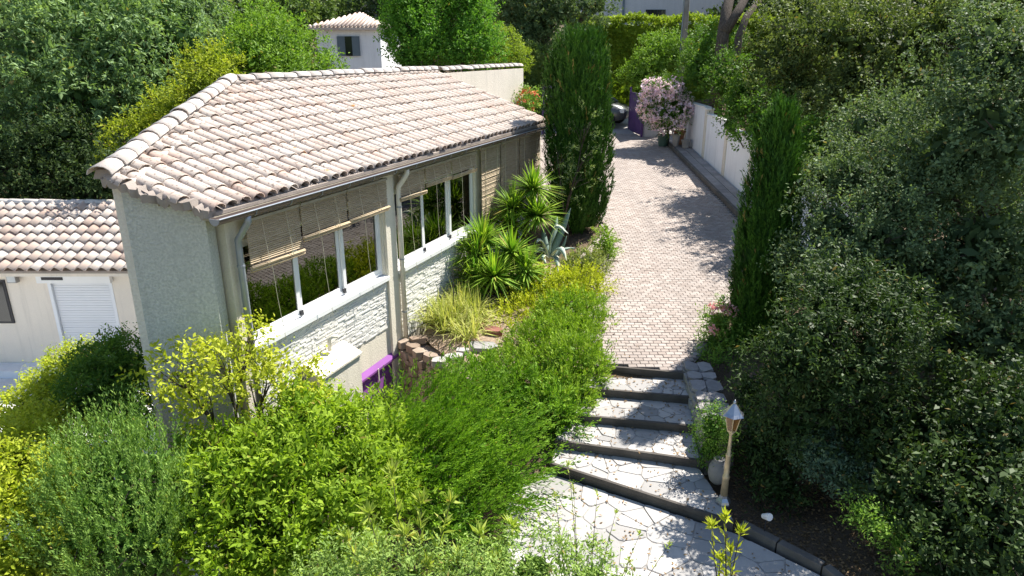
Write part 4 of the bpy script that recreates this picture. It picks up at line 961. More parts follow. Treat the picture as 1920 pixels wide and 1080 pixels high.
# broadleaf foreground shrubs
shrub('evergreen_shrub', 'big bright green leafy shrub filling the lower left foreground', 'shrub', (-2.0, 6.6, -2.0), [B(560, 850, 6.7, 120, 80, .8), B(430, 930, 6.2, 100, 90, .7), B(620, 950, 6.2, 130, 95, .8), B(500, 1030, 5.7, 130, 85, .7), B(680, 840, 7.2, 80, 62, .6), B(390, 870, 6.7, 50, 42, .4), B(590, 795, 7.5, 62, 38, .5), B(480, 860, 6.8, 60, 50, .4), B(700, 920, 6.5, 60, 60, .4)], LF['myrtle'], 39, r0=.05, dens=150, k=13, tl=.22, L=.088, W=.030, up=.8, lump=.30, splay=.75, tvar=.7)
shrub('yellow_shrub', 'sparse yellow leaved shrub in front of the house corner', 'shrub', (-3.15, 7.25, -1.9), [B(430, 690, 7.2, 60, 42, .4), B(330, 700, 7.0, 55, 40, .35), B(500, 720, 7.3, 60, 42, .4), B(380, 740, 7.0, 60, 34, .3), B(560, 715, 7.6, 42, 42, .3), B(465, 640, 7.4, 34, 30, .25), B(580, 770, 7.3, 30, 24, .25)], LF['yellow'], 40, r0=.035, fork=.55, gap=.12, dens=85, k=10, tl=.22, L=.07, W=.034, up=.45, lump=.35, inner=.05, core=0, rnd=.7)
shrub('garden_hedge', 'yellow green leafy hedge at the far left beside the terrace', 'hedge', (-5.0, 6.6, -2.0), [B(50, 930, 5.9, 115, 85, .6), B(20, 860, 6.4, 80, 55, .5), B(30, 1060, 5.4, 140, 100, .6), B(120, 855, 6.6, 60, 40, .5), B(40, 815, 7.6, 55, 34, .45), B(55, 765, 9.0, 48, 34, .45), B(95, 725, 9.8, 44, 32, .45), B(140, 680, 10.8, 42, 30, .45), B(80, 800, 8.2, 44, 30, .4)], LF['hedge'], 41, r0=.04, dens=190, k=12, tl=.15, L=.058, W=.027, up=.5)
shrub('shaded_shrub', 'dark green dense shrub in the shade of the house end wall', 'shrub', (-4.9, 9.2, -2.0), [B(205, 730, 9.0, 70, 72, .5), B(240, 690, 9.3, 46, 58, .4), B(160, 765, 8.8, 52, 48, .45), B(240, 790, 8.4, 46, 58, .4), B(215, 650, 9.6, 22, 28, .2), B(180, 690, 9.6, 44, 40, .4)], LF['darkbush'], 42, r0=.04, dens=170, k=12, tl=.17, L=.07, W=.022, up=.3)
# flowering climber bits and shoots close to the camera
def shoots(name, label, cat, base, tips, mat, seed, leaf_from=.45, L=.09, W=.02, nl=26, rad=.009, spread=.5, tuft=10):
    rng = np.random.default_rng(seed); t = thing(name, base, label, cat); base = np.array(base); P = []; D = []; st_ = []
    for e in tips:
        e = np.array(e); b = base + rng.normal(0, .05, 3) * np.array([1, 1, 0]); md = b + (e - b) * .55 + rng.normal(0, .05, 3)
        m = MB(); pts = [(1-u)**2 * b + 2*u*(1-u) * md + u*u * e for u in np.linspace(0, 1, 9)]; m.tube(pts, [rad * (1.25 - u) for u in np.linspace(0, 1, 9)], 5); m.build('stem', M['bark'], t, True)
        for i in range(nl):
            u = rng.uniform(leaf_from, 1); p = (1-u)**2 * b + 2*u*(1-u) * md + u*u * e; ax = unit((e - md)[None])[0]; P.append(p); D.append(unit((ax * .7 + rng.normal(0, spread, 3))[None])[0])
        for i in range(tuft): P.append(e - rng.uniform(0, .03) * ax); D.append(unit((ax * .8 + rng.normal(0, .55, 3))[None])[0])
    P = np.array(P) - base; D = np.array(D); n = len(P); c_ = rng.normal(size=(n, 3)) * .5 + np.array([0, -.3, .8]); N_ = unit(c_ - D * (c_ * D).sum(-1, keepdims=True)); link('leaves', leaf_mesh('leaves', P, D, N_, L * rng.uniform(.6, 1.25, n), W * rng.uniform(.8, 1.2, n), rng.random(n), mat), t)
    return t
Yn = 4.7
shoots('young_shoots', 'tall thin shoots with yellow green leaf tufts at the bottom centre', 'shrub', at(800, 1290, 4.4), [at(735, 885, Yn), at(790, 940, Yn), at(845, 940, Yn), at(690, 960, Yn), at(900, 1000, Yn), at(960, 985, Yn), at(760, 1000, 4.5), at(860, 1040, 4.5), at(700, 1040, 4.5), at(800, 1060, 4.4), at(650, 1010, 4.7), at(930, 1050, 4.5)], LF['shoot'], 50, leaf_from=.35, nl=60, L=.12, W=.022, tuft=24)
shoots('bare_shoots', 'sparse bare twigs with a few leaf tufts in front of the pale path', 'shrub', at(1080, 1290, 4.3), [at(1075, 915, Yn), at(1120, 925, Yn), at(1040, 925, Yn), at(1155, 960, Yn), at(1200, 1000, Yn), at(1010, 965, Yn), at(1255, 1020, Yn), at(1180, 1050, 4.5), at(1065, 870, 4.9)], LF['shoot'], 51, leaf_from=.3, nl=34, L=.05, W=.010, rad=.006, tuft=12, spread=.8)
shoots('yellow_shoot', 'single golden leaved shoot rising at the bottom right of the path', 'shrub', at(1375, 1250, 4.5), [at(1360, 968, Yn), at(1390, 995, Yn), at(1335, 985, Yn), at(1370, 1030, Yn), at(1350, 1045, Yn)], LF['yellow'], 52, leaf_from=.45, nl=26, L=.09, W=.018, tuft=24)
shrub('olive_shrub', 'fine leaved grey green shrub along the bottom edge before the path', 'shrub', at(1010, 1300, 4.3), [B(1000, 1068, 4.5, 80, 50, .3), B(1110, 1085, 4.5, 60, 35, .3), B(900, 1095, 4.3, 70, 44, .3), B(760, 1095, 4.4, 110, 50, .3), B(640, 1085, 4.7, 70, 50, .3)], LF['olive'], 53, r0=.015, dens=330, k=12, tl=.16, L=.05, W=.014, up=.9, lump=.45, core=.4, rnd=.6)
# ---- yuccas, agave, dry grass
def blades(name, heads, n, L, W, mat, seed, parent, droop=.18, lo=-.35, taper=True):
    rng = np.random.default_rng(seed); V = []; T = []
    for h in heads:
        h = np.array(h) - wloc(parent)
        for i in range(n):
            ph = rng.uniform(0, 2*math.pi); el = math.asin(rng.uniform(lo, 1)); d = np.array([math.cos(ph)*math.cos(el), math.sin(ph)*math.cos(el), math.sin(el)]); l = L * rng.uniform(.7, 1.15); w = W * rng.uniform(.8, 1.2)
            s_ = np.cross(d, [0, 0, 1.]); s_ = s_ / (np.linalg.norm(s_) + 1e-6); dn = np.array([0, 0, -1.]) * droop * l * math.cos(el)
            p0 = h + d * .02; p1 = h + d * l * .5 + dn * .15; p2 = h + d * l * .97 + dn; tt = rng.random()
            V.append([p0 - s_*w*.35, p0 + s_*w*.35, p1 + s_*w*.5, p1 - s_*w*.5]); V.append([p1 - s_*w*.5, p1 + s_*w*.5, p2 + s_*w*.04, p2 - s_*w*.04]); T += [tt, tt]
    NLEAF[0] += len(V); return link(name, quads(name, np.array(V, np.float32), np.array(T), mat), parent)
def yucca(label, base, heads, n, L, W, seed):
    t = thing('yucca', base, label, 'yucca'); 
    for h in heads:
        m = MB(); b = np.array(base); h_ = np.array(h); m.tube([b - [0, 0, .1], b + (h_ - b) * .5 + [.02, .03, -.03], h_], [.07, .055, .05], 8); m.build('stem', M['bark'], t, True)
    for i, h in enumerate(heads): blades('leaf_rosette', [h], n, L, W, LF['yucca'], seed + i, t)
    return t
pa = at(930, 500, 13.0); yucca('low wide yucca clump with spiky green leaves by the facade', G(-.35, 13.1), [at(895, 480, 13.2), at(960, 475, 13.3), at(925, 520, 12.7), at(985, 510, 13.1), at(905, 450, 13.5), at(890, 525, 12.9)], 210, .66, .042, 70)
yucca('tall yucca with three spiky heads beside the closed reed blinds', G(.1, 14.5), [at(1000, 355, 14.6), at(962, 392, 14.4), at(1008, 405, 14.2), at(955, 425, 14.3)], 210, .66, .042, 80)
ag = thing('agave', at(1030, 492, 14.1), 'blue grey agave with cream edged drooping leaves', 'agave'); ab = at(1030, 488, 14.1)
rng = np.random.default_rng(90)
def agave_leaf(tip, bend, w, cream):
    tip = np.array(tip); d = tip - ab; ln = np.linalg.norm(d); m = MB(); n = 9; V = []; T = []
    s_ = unit(np.cross(d, [0, -.5, 1.])[None])[0]; nrm = unit(np.cross(s_, d)[None])[0]; pts = []
    for i in range(n):
        u = i / (n - 1); p = ab + d * u + np.array(bend) * 4 * u * (1 - u); ww = w * (math.sin(math.pi * min(1, .18 + u * .82)) ** .7) * (1 if i < n - 1 else .05)
        eg = 1. if cream >= .5 else .45
        for off, th, tt in ((-1, 0, eg), (-.72, .018, cream), (0, .03, 0. if cream < .75 else .7), (.72, .018, cream), (1, 0, eg), (0, -.02, .1)): V.append(p + s_ * ww * off - nrm * th); T.append(tt)  # variegated margins; drooping leaves pale all over, their sunlight painted in
    F = [(6*i+k, 6*i+(k+1) % 6, 6*i+6+(k+1) % 6, 6*i+6+k) for i in range(n-1) for k in range(6)]
    m.add(V, F); m.T = T; m.build('leaf', M['agave'], ag, True)
for tip, bend, w, cr in ((at(1070, 390, 14.5), (0, 0, 0), .085, .2), (at(1045, 405, 14.7), (0, 0, .05), .08, .2), (at(1018, 425, 14.4), (-.03, 0, .05), .07, .3), (at(1064, 437, 13.7), (-.1, 0, .38), .075, .5), (at(1006, 455, 13.6), (-.02, 0, .22), .075, .9), (at(1062, 488, 13.6), (.02, 0, .26), .08, .8), (at(1025, 497, 13.4), (-.12, 0, .16), .07, .9), (at(1046, 512, 13.4), (.04, 0, .2), .07, .9), (at(1062, 442, 14.2), (.05, 0, -.08), .05, .4), (at(1078, 466, 14.4), (0, 0, .1), .05, .2), (at(1000, 480, 13.9), (0, 0, .2), .07, .6)): agave_leaf(tip, bend, w, cr)
gr = thing('ornamental_grass', G(-1.05, 11.6), 'straw yellow clump of dry strappy grass in the flower bed', 'grass clump')
gz_ = ground_z(-1.05, 11.6); rng = np.random.default_rng(91)
hd = [(x, y, ground_z(x, y) + .04) for x, y in [(-1.05 + rng.normal(0, .26), 11.75 + rng.normal(0, .40)) for _ in range(46)]]
blades('blades', hd, 34, .66, .017, LF['iris'], 92, gr, droop=.45, lo=.45)
m = MB(); sp_ = at(853, 640, 11.7); m.tube([(sp_[0], sp_[1], ground_z(sp_[0], sp_[1])), (sp_[0], sp_[1], 1.15)], .009, 6); m.solo('garden_stake', M['dark'], 'thin dark stake standing in the straw yellow grass', 'stake')
# ---- right side
def flowers(name, blobs, mat, seed, parent, dens, size):
    rng = np.random.default_rng(seed); P, Nn = sample_blobs(blobs, dens, rng, 0, .16, .5); P = P[Nn[:, 1] < .5] if False else P; n = len(P); k = 6
    pos = P[:, None] + rng.normal(0, size * .35, (n, k, 3)); D = unit(rng.normal(size=(n, k, 3)) + Nn[:n, None] * .6); c_ = Nn[:n, None] + rng.normal(size=(n, k, 3)) * .5; N_ = unit(c_ - D * (c_ * D).sum(-1, keepdims=True))
    T = rng.random(n)[:, None] * .6 + rng.random((n, k)) * .4; link(name, leaf_mesh(name, pos.reshape(-1, 3) - wloc(parent), D.reshape(-1, 3), N_.reshape(-1, 3), size * rng.uniform(.7, 1.2, n*k), size * .8 * np.ones(n*k), T.reshape(-1), mat), parent)['kind'] = 'stuff'
ob = [B(1350, 605, 11.0, 26, 30, .25), B(1372, 640, 10.8, 40, 46, .35), B(1345, 690, 10.3, 26, 30, .22), B(1430, 620, 11.0, 40, 34, .4), B(1335, 640, 10.7, 14, 22, .15)]
ol = shrub('oleander', 'oleander with pink flower heads at the right end of the steps', 'oleander', G(3.35, 10.8), ob, LF['oleander'], 100, dens=150, k=12, tl=.22, L=.095, W=.02, up=.6, lump=.25)
flowers('flowers', [B(1345, 578, 10.9, 16, 9, .12), B(1375, 582, 10.8, 20, 9, .12), B(1338, 615, 10.6, 8, 8, .08), B(1400, 590, 10.8, 10, 8, .1)], LF['petal_pink'], 101, ol, 210, .05)
shrub('clipped_shrub', 'small rounded dark green shrub beside the lantern post', 'shrub', G(2.75, 8.0), [B(1338, 800, 7.95, 36, 38, .25), B(1332, 845, 7.85, 28, 28, .2)], LF['darkbush'], 102, r0=.02, dens=330, k=11, tl=.09, L=.035, W=.014, up=.3)
shrub('silver_shrub', 'silvery leaved shrub with bright tips leaning over the driveway', 'shrub', G(5.0, 9.9), [B(1555, 430, 10.2, 72, 70, .6), B(1490, 480, 9.9, 40, 34, .35), B(1590, 330, 10.6, 68, 62, .55), B(1640, 460, 9.6, 90, 85, .7), B(1555, 530, 9.3, 75, 55, .5), B(1540, 335, 11.2, 30, 40, .35), B(1690, 380, 10, 70, 70, .6)], LF['silver'], 103, r0=.07, gap=.5, dens=115, k=13, tl=.25, L=.066, W=.030, up=.55, lump=.38, core=.58, tvar=.75)
tree('holm_oak', 'large dark holm oak filling the right edge of the picture', 'oak tree', G(8.2, 10.5), [B(1740, 330, 11.0, 130, 120, 1.1), B(1850, 260, 10.2, 130, 130, 1.1), B(1700, 520, 10.2, 120, 110, 1.0), B(1860, 480, 9.4, 130, 150, 1.1), B(1780, 650, 9.2, 120, 90, .9), B(1900, 640, 8.6, 110, 110, .9), B(1650, 250, 12.4, 80, 70, .8), B(1870, 120, 10.8, 120, 110, 1.1)], LF['silver'], 104, r0=.16, gap=.5, dens=84, k=13, tl=.30, L=.070, W=.033, up=.3, lump=.36, core=.62, tvar=.75)
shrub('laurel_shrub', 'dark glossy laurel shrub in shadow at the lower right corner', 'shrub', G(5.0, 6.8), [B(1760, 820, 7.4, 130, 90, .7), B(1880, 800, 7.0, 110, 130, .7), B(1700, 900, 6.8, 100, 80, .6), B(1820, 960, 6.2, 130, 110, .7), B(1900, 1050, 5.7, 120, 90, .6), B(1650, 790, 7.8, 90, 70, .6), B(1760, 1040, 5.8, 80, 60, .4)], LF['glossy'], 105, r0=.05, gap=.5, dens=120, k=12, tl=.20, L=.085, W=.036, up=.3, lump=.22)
shrub('rosette_shrub', 'blue green rosette leaved shrub below the dark laurel', 'shrub', G(4.1, 7.2), [B(1555, 860, 7.3, 62, 42, .4), B(1590, 890, 7.1, 52, 38, .35), B(1530, 840, 7.5, 40, 30, .3)], LF['pale_rosette'], 106, r0=.025, dens=170, k=12, tl=.07, L=.055, W=.022, up=.4)
shrub('fern_sprig', 'light green feathery sprig hanging low at the right above bare soil', 'shrub', G(4.0, 6.2), [B(1610, 960, 6.3, 24, 22, .2), B(1650, 990, 6.1, 34, 26, .2), B(1690, 1030, 5.9, 30, 30, .2)], LF['oleander'], 107, r0=.012, dens=200, k=11, tl=.12, L=.05, W=.016, up=.2)
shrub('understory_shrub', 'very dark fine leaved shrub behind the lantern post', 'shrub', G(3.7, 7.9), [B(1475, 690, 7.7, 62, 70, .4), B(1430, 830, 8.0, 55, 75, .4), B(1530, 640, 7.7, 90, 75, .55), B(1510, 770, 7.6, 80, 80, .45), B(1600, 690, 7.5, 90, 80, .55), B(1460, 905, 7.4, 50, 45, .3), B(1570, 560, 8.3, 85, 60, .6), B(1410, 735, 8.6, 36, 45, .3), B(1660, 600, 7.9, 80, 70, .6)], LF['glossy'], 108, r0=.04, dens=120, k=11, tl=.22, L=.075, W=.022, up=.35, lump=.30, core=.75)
# trees behind the white wall
tree('holm_oak', 'holm oak with leaning dark trunk above the white wall', 'oak tree', G(8.6, 21), [B(1480, 120, 21, 95, 70, 1.5), B(1540, 60, 20, 110, 70, 1.6), B(1500, 190, 19.5, 90, 70, 1.2), B(1410, 180, 24, 60, 55, 1.0), B(1600, 170, 18, 110, 90, 1.5), B(1500, 10, 22, 80, 50, 1.3)], LF['oak'], 110, r0=.2, gap=.5, dens=26, k=12, tl=.42, L=.105, W=.052, up=.25, lump=.36, core=.62, tvar=.75)
tree('holm_oak', 'tall holm oak with paler sunlit top at the upper right', 'oak tree', G(10.5, 16.5), [B(1700, 90, 16.5, 120, 80, 1.6), B(1800, 50, 15.5, 120, 80, 1.5), B(1640, 50, 18, 100, 70, 1.4), B(1720, 190, 15, 100, 80, 1.3), B(1880, 20, 14.5, 100, 80, 1.3), B(1600, 60, 17.5, 80, 60, 1.2)], LF['oak'], 111, r0=.2, gap=.5, dens=30, k=12, tl=.38, L=.095, W=.048, up=.25, lump=.36, core=.62, tvar=.75)
shrub('wall_shrub', 'light leaved shrub spilling over the white wall coping', 'shrub', G(7.2, 20.2), [B(1385, 205, 20.4, 34, 26, .5), B(1370, 235, 20.0, 20, 20, .3), B(1400, 170, 20.6, 30, 26, .5)], LF['darkbush'], 112, r0=.04, dens=80, k=11, tl=.22, L=.08, W=.04, up=.3)
shrub('roadside_thicket', 'dense green thicket between the utility pole and the white wall', 'shrub', G(8.0, 26.5), [B(1320, 130, 27, 50, 50, 1.2), B(1340, 90, 28, 55, 45, 1.3), B(1365, 150, 25, 45, 50, 1.0), B(1430, 240, 18, 50, 60, .8), B(1520, 280, 15.5, 70, 50, .8), B(1300, 130, 28, 20, 35, .6)], LF['darkbush'], 113, r0=.07, dens=34, k=11, tl=.32, L=.10, W=.05, up=.3)
shrub('bank_thicket', 'dark thicket on the bank between the narrow cypress and the right hand oak', 'shrub', G(8.5, 14), [B(1640, 340, 14.5, 100, 80, 1.2), B(1760, 330, 14, 110, 90, 1.2), B(1860, 350, 13, 110, 110, 1.1), B(1560, 260, 16, 80, 70, 1.0), B(1700, 240, 15.5, 110, 70, 1.2), B(1900, 220, 13.5, 100, 110, 1.1)], LF['oak'], 140, r0=.1, dens=36, k=11, tl=.34, L=.10, W=.05, lump=.25)
shrub('shade_thicket', 'dark thicket in the shade behind the annex roof', 'shrub', G(-9.5, 18.6), [B(50, 350, 18.2, 90, 50, .8), B(160, 345, 18.3, 80, 60, .8), B(100, 270, 19, 110, 60, 1.0), B(-30, 300, 18.5, 80, 80, .8), B(220, 320, 17, 40, 50, .6)], LF['far_dark'], 141, r0=.08, dens=32, k=11, tl=.34, L=.12, W=.045, lump=.25)
ot = thing('leaning_oak', G(8.3, 26), 'bare leaning forked dark oak trunk left of the upper right oaks', 'oak tree'); q0 = at(1352, 85, 26); q0[2] = ground_z(q0[0], 26)
m = MB(); m.tube([q0 - [0, 0, .2], at(1355, 70, 26), at(1362, 20, 26.5), at(1375, -30, 28), at(1410, -70, 31)], [.26, .22, .19, .15, .08], 8); m.tube([at(1357, 62, 26), at(1385, 20, 26.4), at(1410, -25, 28), at(1440, -60, 31)], [.19, .16, .12, .06], 8); m.tube([q0 + [.5, 0, -.2], at(1385, 70, 25.6), at(1400, 30, 26), at(1450, -30, 29)], [.17, .14, .12, .05], 8); m.build('trunk', M['bark'], ot, True)
bl_ = [B(1420, -60, 31.5, 60, 30, 1.4), B(1480, -50, 31, 60, 34, 1.4)]; link('crown', foliage(bl_, LF['oak'], 150, off=wloc(ot), name='crown', dens=26, k=12, tl=.42, L=.12, W=.06, lump=.3), ot)
# lilac flowering bush and its pots
fb_ = [B(1242, 172, 26.6, 38, 26, .8), B(1222, 200, 26.5, 26, 28, .5), B(1264, 205, 26.4, 32, 30, .6), B(1246, 215, 26.2, 34, 24, .5), B(1275, 185, 26.6, 16, 26, .4), B(1254, 234, 26.2, 32, 15, .4)]
fl_b = shrub('flowering_bush', 'round bush covered in pale lilac flowers beside the gate', 'oleander', G(5.95, 26.9), fb_, LF['darkbush'], 114, r0=.05, dens=70, k=9, tl=.22, L=.09, W=.035, up=.3)
flowers('flowers', fb_, LF['petal_lilac'], 115, fl_b, 64, .115)
def pot(x, y, r, h, mat, label):
    m = MB(); z = drive_z(y) + .09 if x > 5.96 else drive_z(y); m.lathe([(r*.68, 0), (r*.95, h*.9), (r*1.08, h*.9), (r*1.08, h), (r*.9, h), (r*.85, h*.86)], (x, y, z), 16); return m.solo('flower_pot', M[mat], label, 'pot', smooth=False)
pot(5.75, 26.7, .24, .42, 'green_pot', 'dark green round pot under the lilac bush'); pot(6.32, 26.6, .22, .5, 'terracotta', 'tall terracotta pot at the end of the slab pavement'); pot(6.42, 25.9, .17, .3, 'stone_pot', 'small stone pot beside the white wall end'); pot(6.12, 26.2, .15, .45, 'stone_pot', 'narrow pale stone pot next to the terracotta pot')
rb = [B(992, 188, 23.5, 22, 20, .5), B(985, 200, 23.2, 20, 16, .4)]
rbs = shrub('red_oleander', 'oleander bush with red flowers behind the house roof end', 'oleander', G(.6, 23.5), rb, LF['oleander'], 116, dens=70, k=9, tl=.22, L=.09, W=.03); flowers('flowers', rb, LF['petal_red'], 117, rbs, 34, .08)
# ---- background left and centre
tree('laurel_tree', 'huge silvery green leafy tree filling the upper left corner', 'tree', G(-11.5, 20), [B(80, 110, 21.6, 120, 90, 1.8), B(220, 90, 22.1, 125, 90, 1.8), B(320, 90, 22.7, 95, 90, 1.6), B(130, 210, 20.5, 130, 90, 1.6), B(270, 190, 21.1, 90, 70, 1.3), B(40, 300, 20.1, 110, 90, 1.4), B(170, 320, 19.9, 80, 70, 1.1), B(150, 20, 23.2, 150, 60, 1.8), B(330, 20, 24.3, 70, 50, 1.4)], LF['laurel'], 120, r0=.25, gap=.5, dens=25, k=12, tl=.48, L=.19, W=.062, up=.15, lump=.36, bias=(0, 0, -.25), tvar=.7)
shrub('lime_shrub', 'yellow green shrub growing up behind the capped roof edge', 'shrub', G(-8.4, 18.6), [B(265, 250, 18.2, 44, 34, .8), B(330, 210, 18.8, 52, 40, .9), B(390, 160, 19.4, 52, 40, 1.0), B(225, 300, 17.8, 28, 28, .6), B(400, 120, 20, 42, 28, .9)], LF['limegreen'], 121, r0=.07, dens=48, k=11, tl=.30, L=.10, W=.045, up=.3, lump=.36)
tree('bay_tree', 'bright green rounded tree behind the middle of the house roof', 'tree', G(-7.2, 23), [B(525, 100, 23, 82, 60, 1.6), B(470, 110, 21.5, 60, 50, 1.1), B(600, 140, 22.5, 44, 32, 1.0), B(490, 55, 24, 50, 46, 1.2), B(560, 140, 21.5, 70, 30, 1.0)], LF['bay'], 122, r0=.15, dens=36, k=11, tl=.34, L=.11, W=.05, up=.4, lump=.22)
tree('poplar_tree', 'upright fresh green tree left of the dark gap behind the roof', 'tree', G(-3.6, 26), [B(775, 60, 26, 48, 80, 1.1), B(755, 30, 26.5, 38, 70, 1.0), B(802, 90, 25.5, 36, 50, .9), B(765, 108, 25.2, 38, 28, .8), B(785, -10, 26.5, 45, 60, 1.0)], LF['poplar'], 123, r0=.13, dens=40, k=11, tl=.36, L=.11, W=.052, up=.9, lump=.22)
tree('poplar_tree', 'upright fresh green tree right of the dark gap behind the roof', 'tree', G(-1.6, 26.5), [B(880, 60, 26.5, 45, 75, 1.1), B(900, 90, 26, 40, 40, .9), B(865, 100, 25.6, 38, 36, .8), B(880, -10, 27, 38, 55, 1.0)], LF['poplar'], 124, r0=.13, dens=40, k=11, tl=.36, L=.11, W=.052, up=.9, lump=.22)
tree('dark_conifer', 'narrow dark tree between the two fresh green poplars', 'tree', G(-2.7, 27.5), [B(838, 60, 27.5, 20, 90, .6), B(835, 10, 27.5, 22, 60, .6)], LF['far_dark'], 125, r0=.1, dens=50, k=10, tl=.3, L=.1, W=.045, up=.6)
shrub('mound_shrub', 'smooth rounded yellow green shrub behind the roof ridge end', 'shrub', G(-.6, 28), [B(930, 100, 28, 52, 50, 1.1), B(965, 115, 27.5, 30, 30, .7)], LF['clip'], 126, r0=.06, dens=60, k=11, tl=.2, L=.08, W=.036, lump=.08)
def hedge_core(p0, p1, d, nn, ln, w, z0, z1, rng):
    out = []; n = max(int(ln / .4), 2); m = max(int((z1 - z0) / .4), 2); g = np.zeros((n + 1, m + 3, 3))
    for i in range(n + 1):
        for j in range(m + 3):
            q = p0 + d * (ln * i / n); o = (w / 2 - .18) if j <= m else (0 if j == m + 1 else -w / 2); zz = z0 + (z1 - .15 - z0) * min(j, m) / m; q = q + nn * (o + rng.normal(0, .06)); g[i, j] = (q[0], q[1], zz + rng.normal(0, .05))
    for i in range(n):
        for j in range(m + 2): out.append([g[i, j], g[i + 1, j], g[i + 1, j + 1], g[i, j + 1]])
    return np.array(out, np.float32)
def hedge_box(name, label, p0, p1, w, z0, z1, mat, seed, dens=75, L=.15, W=.075, tl=.25):
    rng = np.random.default_rng(seed); p0, p1 = np.array(p0, float), np.array(p1, float); d = p1 - p0; ln = np.linalg.norm(d); d /= ln; nn = np.array([d[1], -d[0]])
    if nn[1] > 0: nn = -nn
    t = thing(name, (*((p0 + p1) / 2), z0), label, 'hedge'); P = []; Nn = []
    n1 = int(ln * (z1 - z0) * dens); u = rng.uniform(0, ln, n1); z = rng.uniform(z0, z1, n1); off = w / 2 + .10 * np.sin(u * 1.7) + .08 * np.sin(z * 3 + u) - np.abs(rng.normal(0, .14, n1)); P.append(np.c_[(p0 + d * u[:, None] + nn * off[:, None]), z]); Nn.append(np.tile([nn[0], nn[1], 0.15], (n1, 1)))
    n2 = int(ln * w * dens); u = rng.uniform(0, ln, n2); off = rng.uniform(-w/2, w/2, n2); zt = z1 + .08 * np.sin(u * 2.3) + rng.normal(0, .06, n2); P.append(np.c_[(p0 + d * u[:, None] + nn * off[:, None]), zt]); Nn.append(np.tile([0, 0, 1.], (n2, 1)))
    P = np.concatenate(P); Nn = np.concatenate(Nn).astype(float); n = len(P); k = 9; A = unit(Nn + np.array([0, 0, .4]) + rng.normal(size=(n, 3)) * .4); u = np.tile((np.arange(k) + .5) / k, (n, 1)); pos = P[:, None] + A[:, None] * (u * tl)[..., None] - wloc(t); q = unit(rng.normal(size=(n, k, 3))); D = unit(A[:, None] * .6 + q * .8); c_ = Nn[:, None] + rng.normal(size=(n, k, 3)) * .6 + [0, 0, .5]; N_ = unit(c_ - D * (c_ * D).sum(-1, keepdims=True)); T = rng.random(n)[:, None] * .5 + rng.random((n, k)) * .5
    m = MB(); 
    for i in range(int(ln / 1.2) + 1): q_ = p0 + d * min(i * 1.2, ln); m.tube([(q_[0], q_[1], z0 - .3), (q_[0] + .05, q_[1], (z0 + z1) / 2), (q_[0], q_[1], z1 - .2)], [.06, .04, .015], 6)
    m.build('stems', M['bark'], t, True); link('foliage', leaf_mesh('foliage', pos.reshape(-1, 3), D.reshape(-1, 3), N_.reshape(-1, 3), L * rng.uniform(.7, 1.3, n*k), W * rng.uniform(.8, 1.2, n*k), T.reshape(-1), mat, .22, hedge_core(p0, p1, d, nn, ln, w, z0, z1, rng) - wloc(t).astype(np.float32)), t); return t
a, b = at(1085, 42, 37), at(1300, 42, 37)
hedge_box('tall_hedge', 'tall clipped green hedge in front of the grey house', (a[0] - .6, 37), (b[0] + 6, 37), 1.4, 2.0, a[2], LF['clip'], 130)
shrub('round_shrub', 'yellow green rounded shrub beside the utility pole', 'shrub', G(7.4, 33.6), [B(1240, 90, 34, 48, 28, 1.2), B(1225, 125, 33, 46, 32, 1.0), B(1265, 110, 33.5, 30, 40, .9), B(1200, 145, 32.8, 40, 26, .8)], LF['bay'], 131, r0=.06, dens=42, k=10, tl=.26, L=.10, W=.05)
a = at(1000, 100, 31); hedge_box('cypress_hedge', 'dark narrow cypress hedge left of the tall broad cypress', (a[0] - 1.2, 31.2), (a[0] + 3.2, 31.6), 1.0, 1.6, a[2], LF['far'], 132, L=.16, W=.05, tl=.35)
tree('oak_tree', 'grey green oak with hanging branches before the grey house', 'oak tree', G(1.5, 34), [B(1000, 50, 34, 60, 50, 1.8), B(960, 20, 35, 55, 40, 1.6), B(1050, 20, 33, 60, 40, 1.5), B(1110, 10, 32, 40, 25, 1.0), B(1010, -30, 34, 80, 40, 1.8), B(985, 80, 33.5, 45, 30, 1.1)], LF['silver'], 133, r0=.2, dens=26, k=11, tl=.45, L=.14, W=.07, up=.1, lump=.3)
tree('grey_tree', 'grey green tree top between the big left tree and the bay tree', 'tree', G(-15, 32), [B(380, 35, 32, 50, 55, 2.0), B(350, 0, 33, 60, 45, 2.0), B(410, 90, 30, 40, 40, 1.4)], LF['silver'], 134, r0=.2, dens=18, k=10, tl=.5, L=.17, W=.08, lump=.3)
tree('dark_tree', 'dark tree mass behind the bay tree at the top', 'tree', G(-12, 36), [B(445, 40, 36, 45, 60, 1.6), B(440, 0, 37, 60, 50, 1.8)], LF['far_dark'], 135, r0=.2, dens=16, k=10, tl=.5, L=.18, W=.09)
rng = np.random.default_rng(200)
FARL = ['pale far tree behind the white house roof', 'far green tree rising left of the white house roof', 'far bushy tree above the bay tree', 'far tree at the top behind the poplars', 'far tree behind the oak before the grey house', 'far tree right of the grey house', 'dark far tree above the white boundary wall', 'far tree beyond the upper right oaks', 'far tree behind the big left tree', 'far tree at the very upper left edge', 'far tree between white house and poplars']
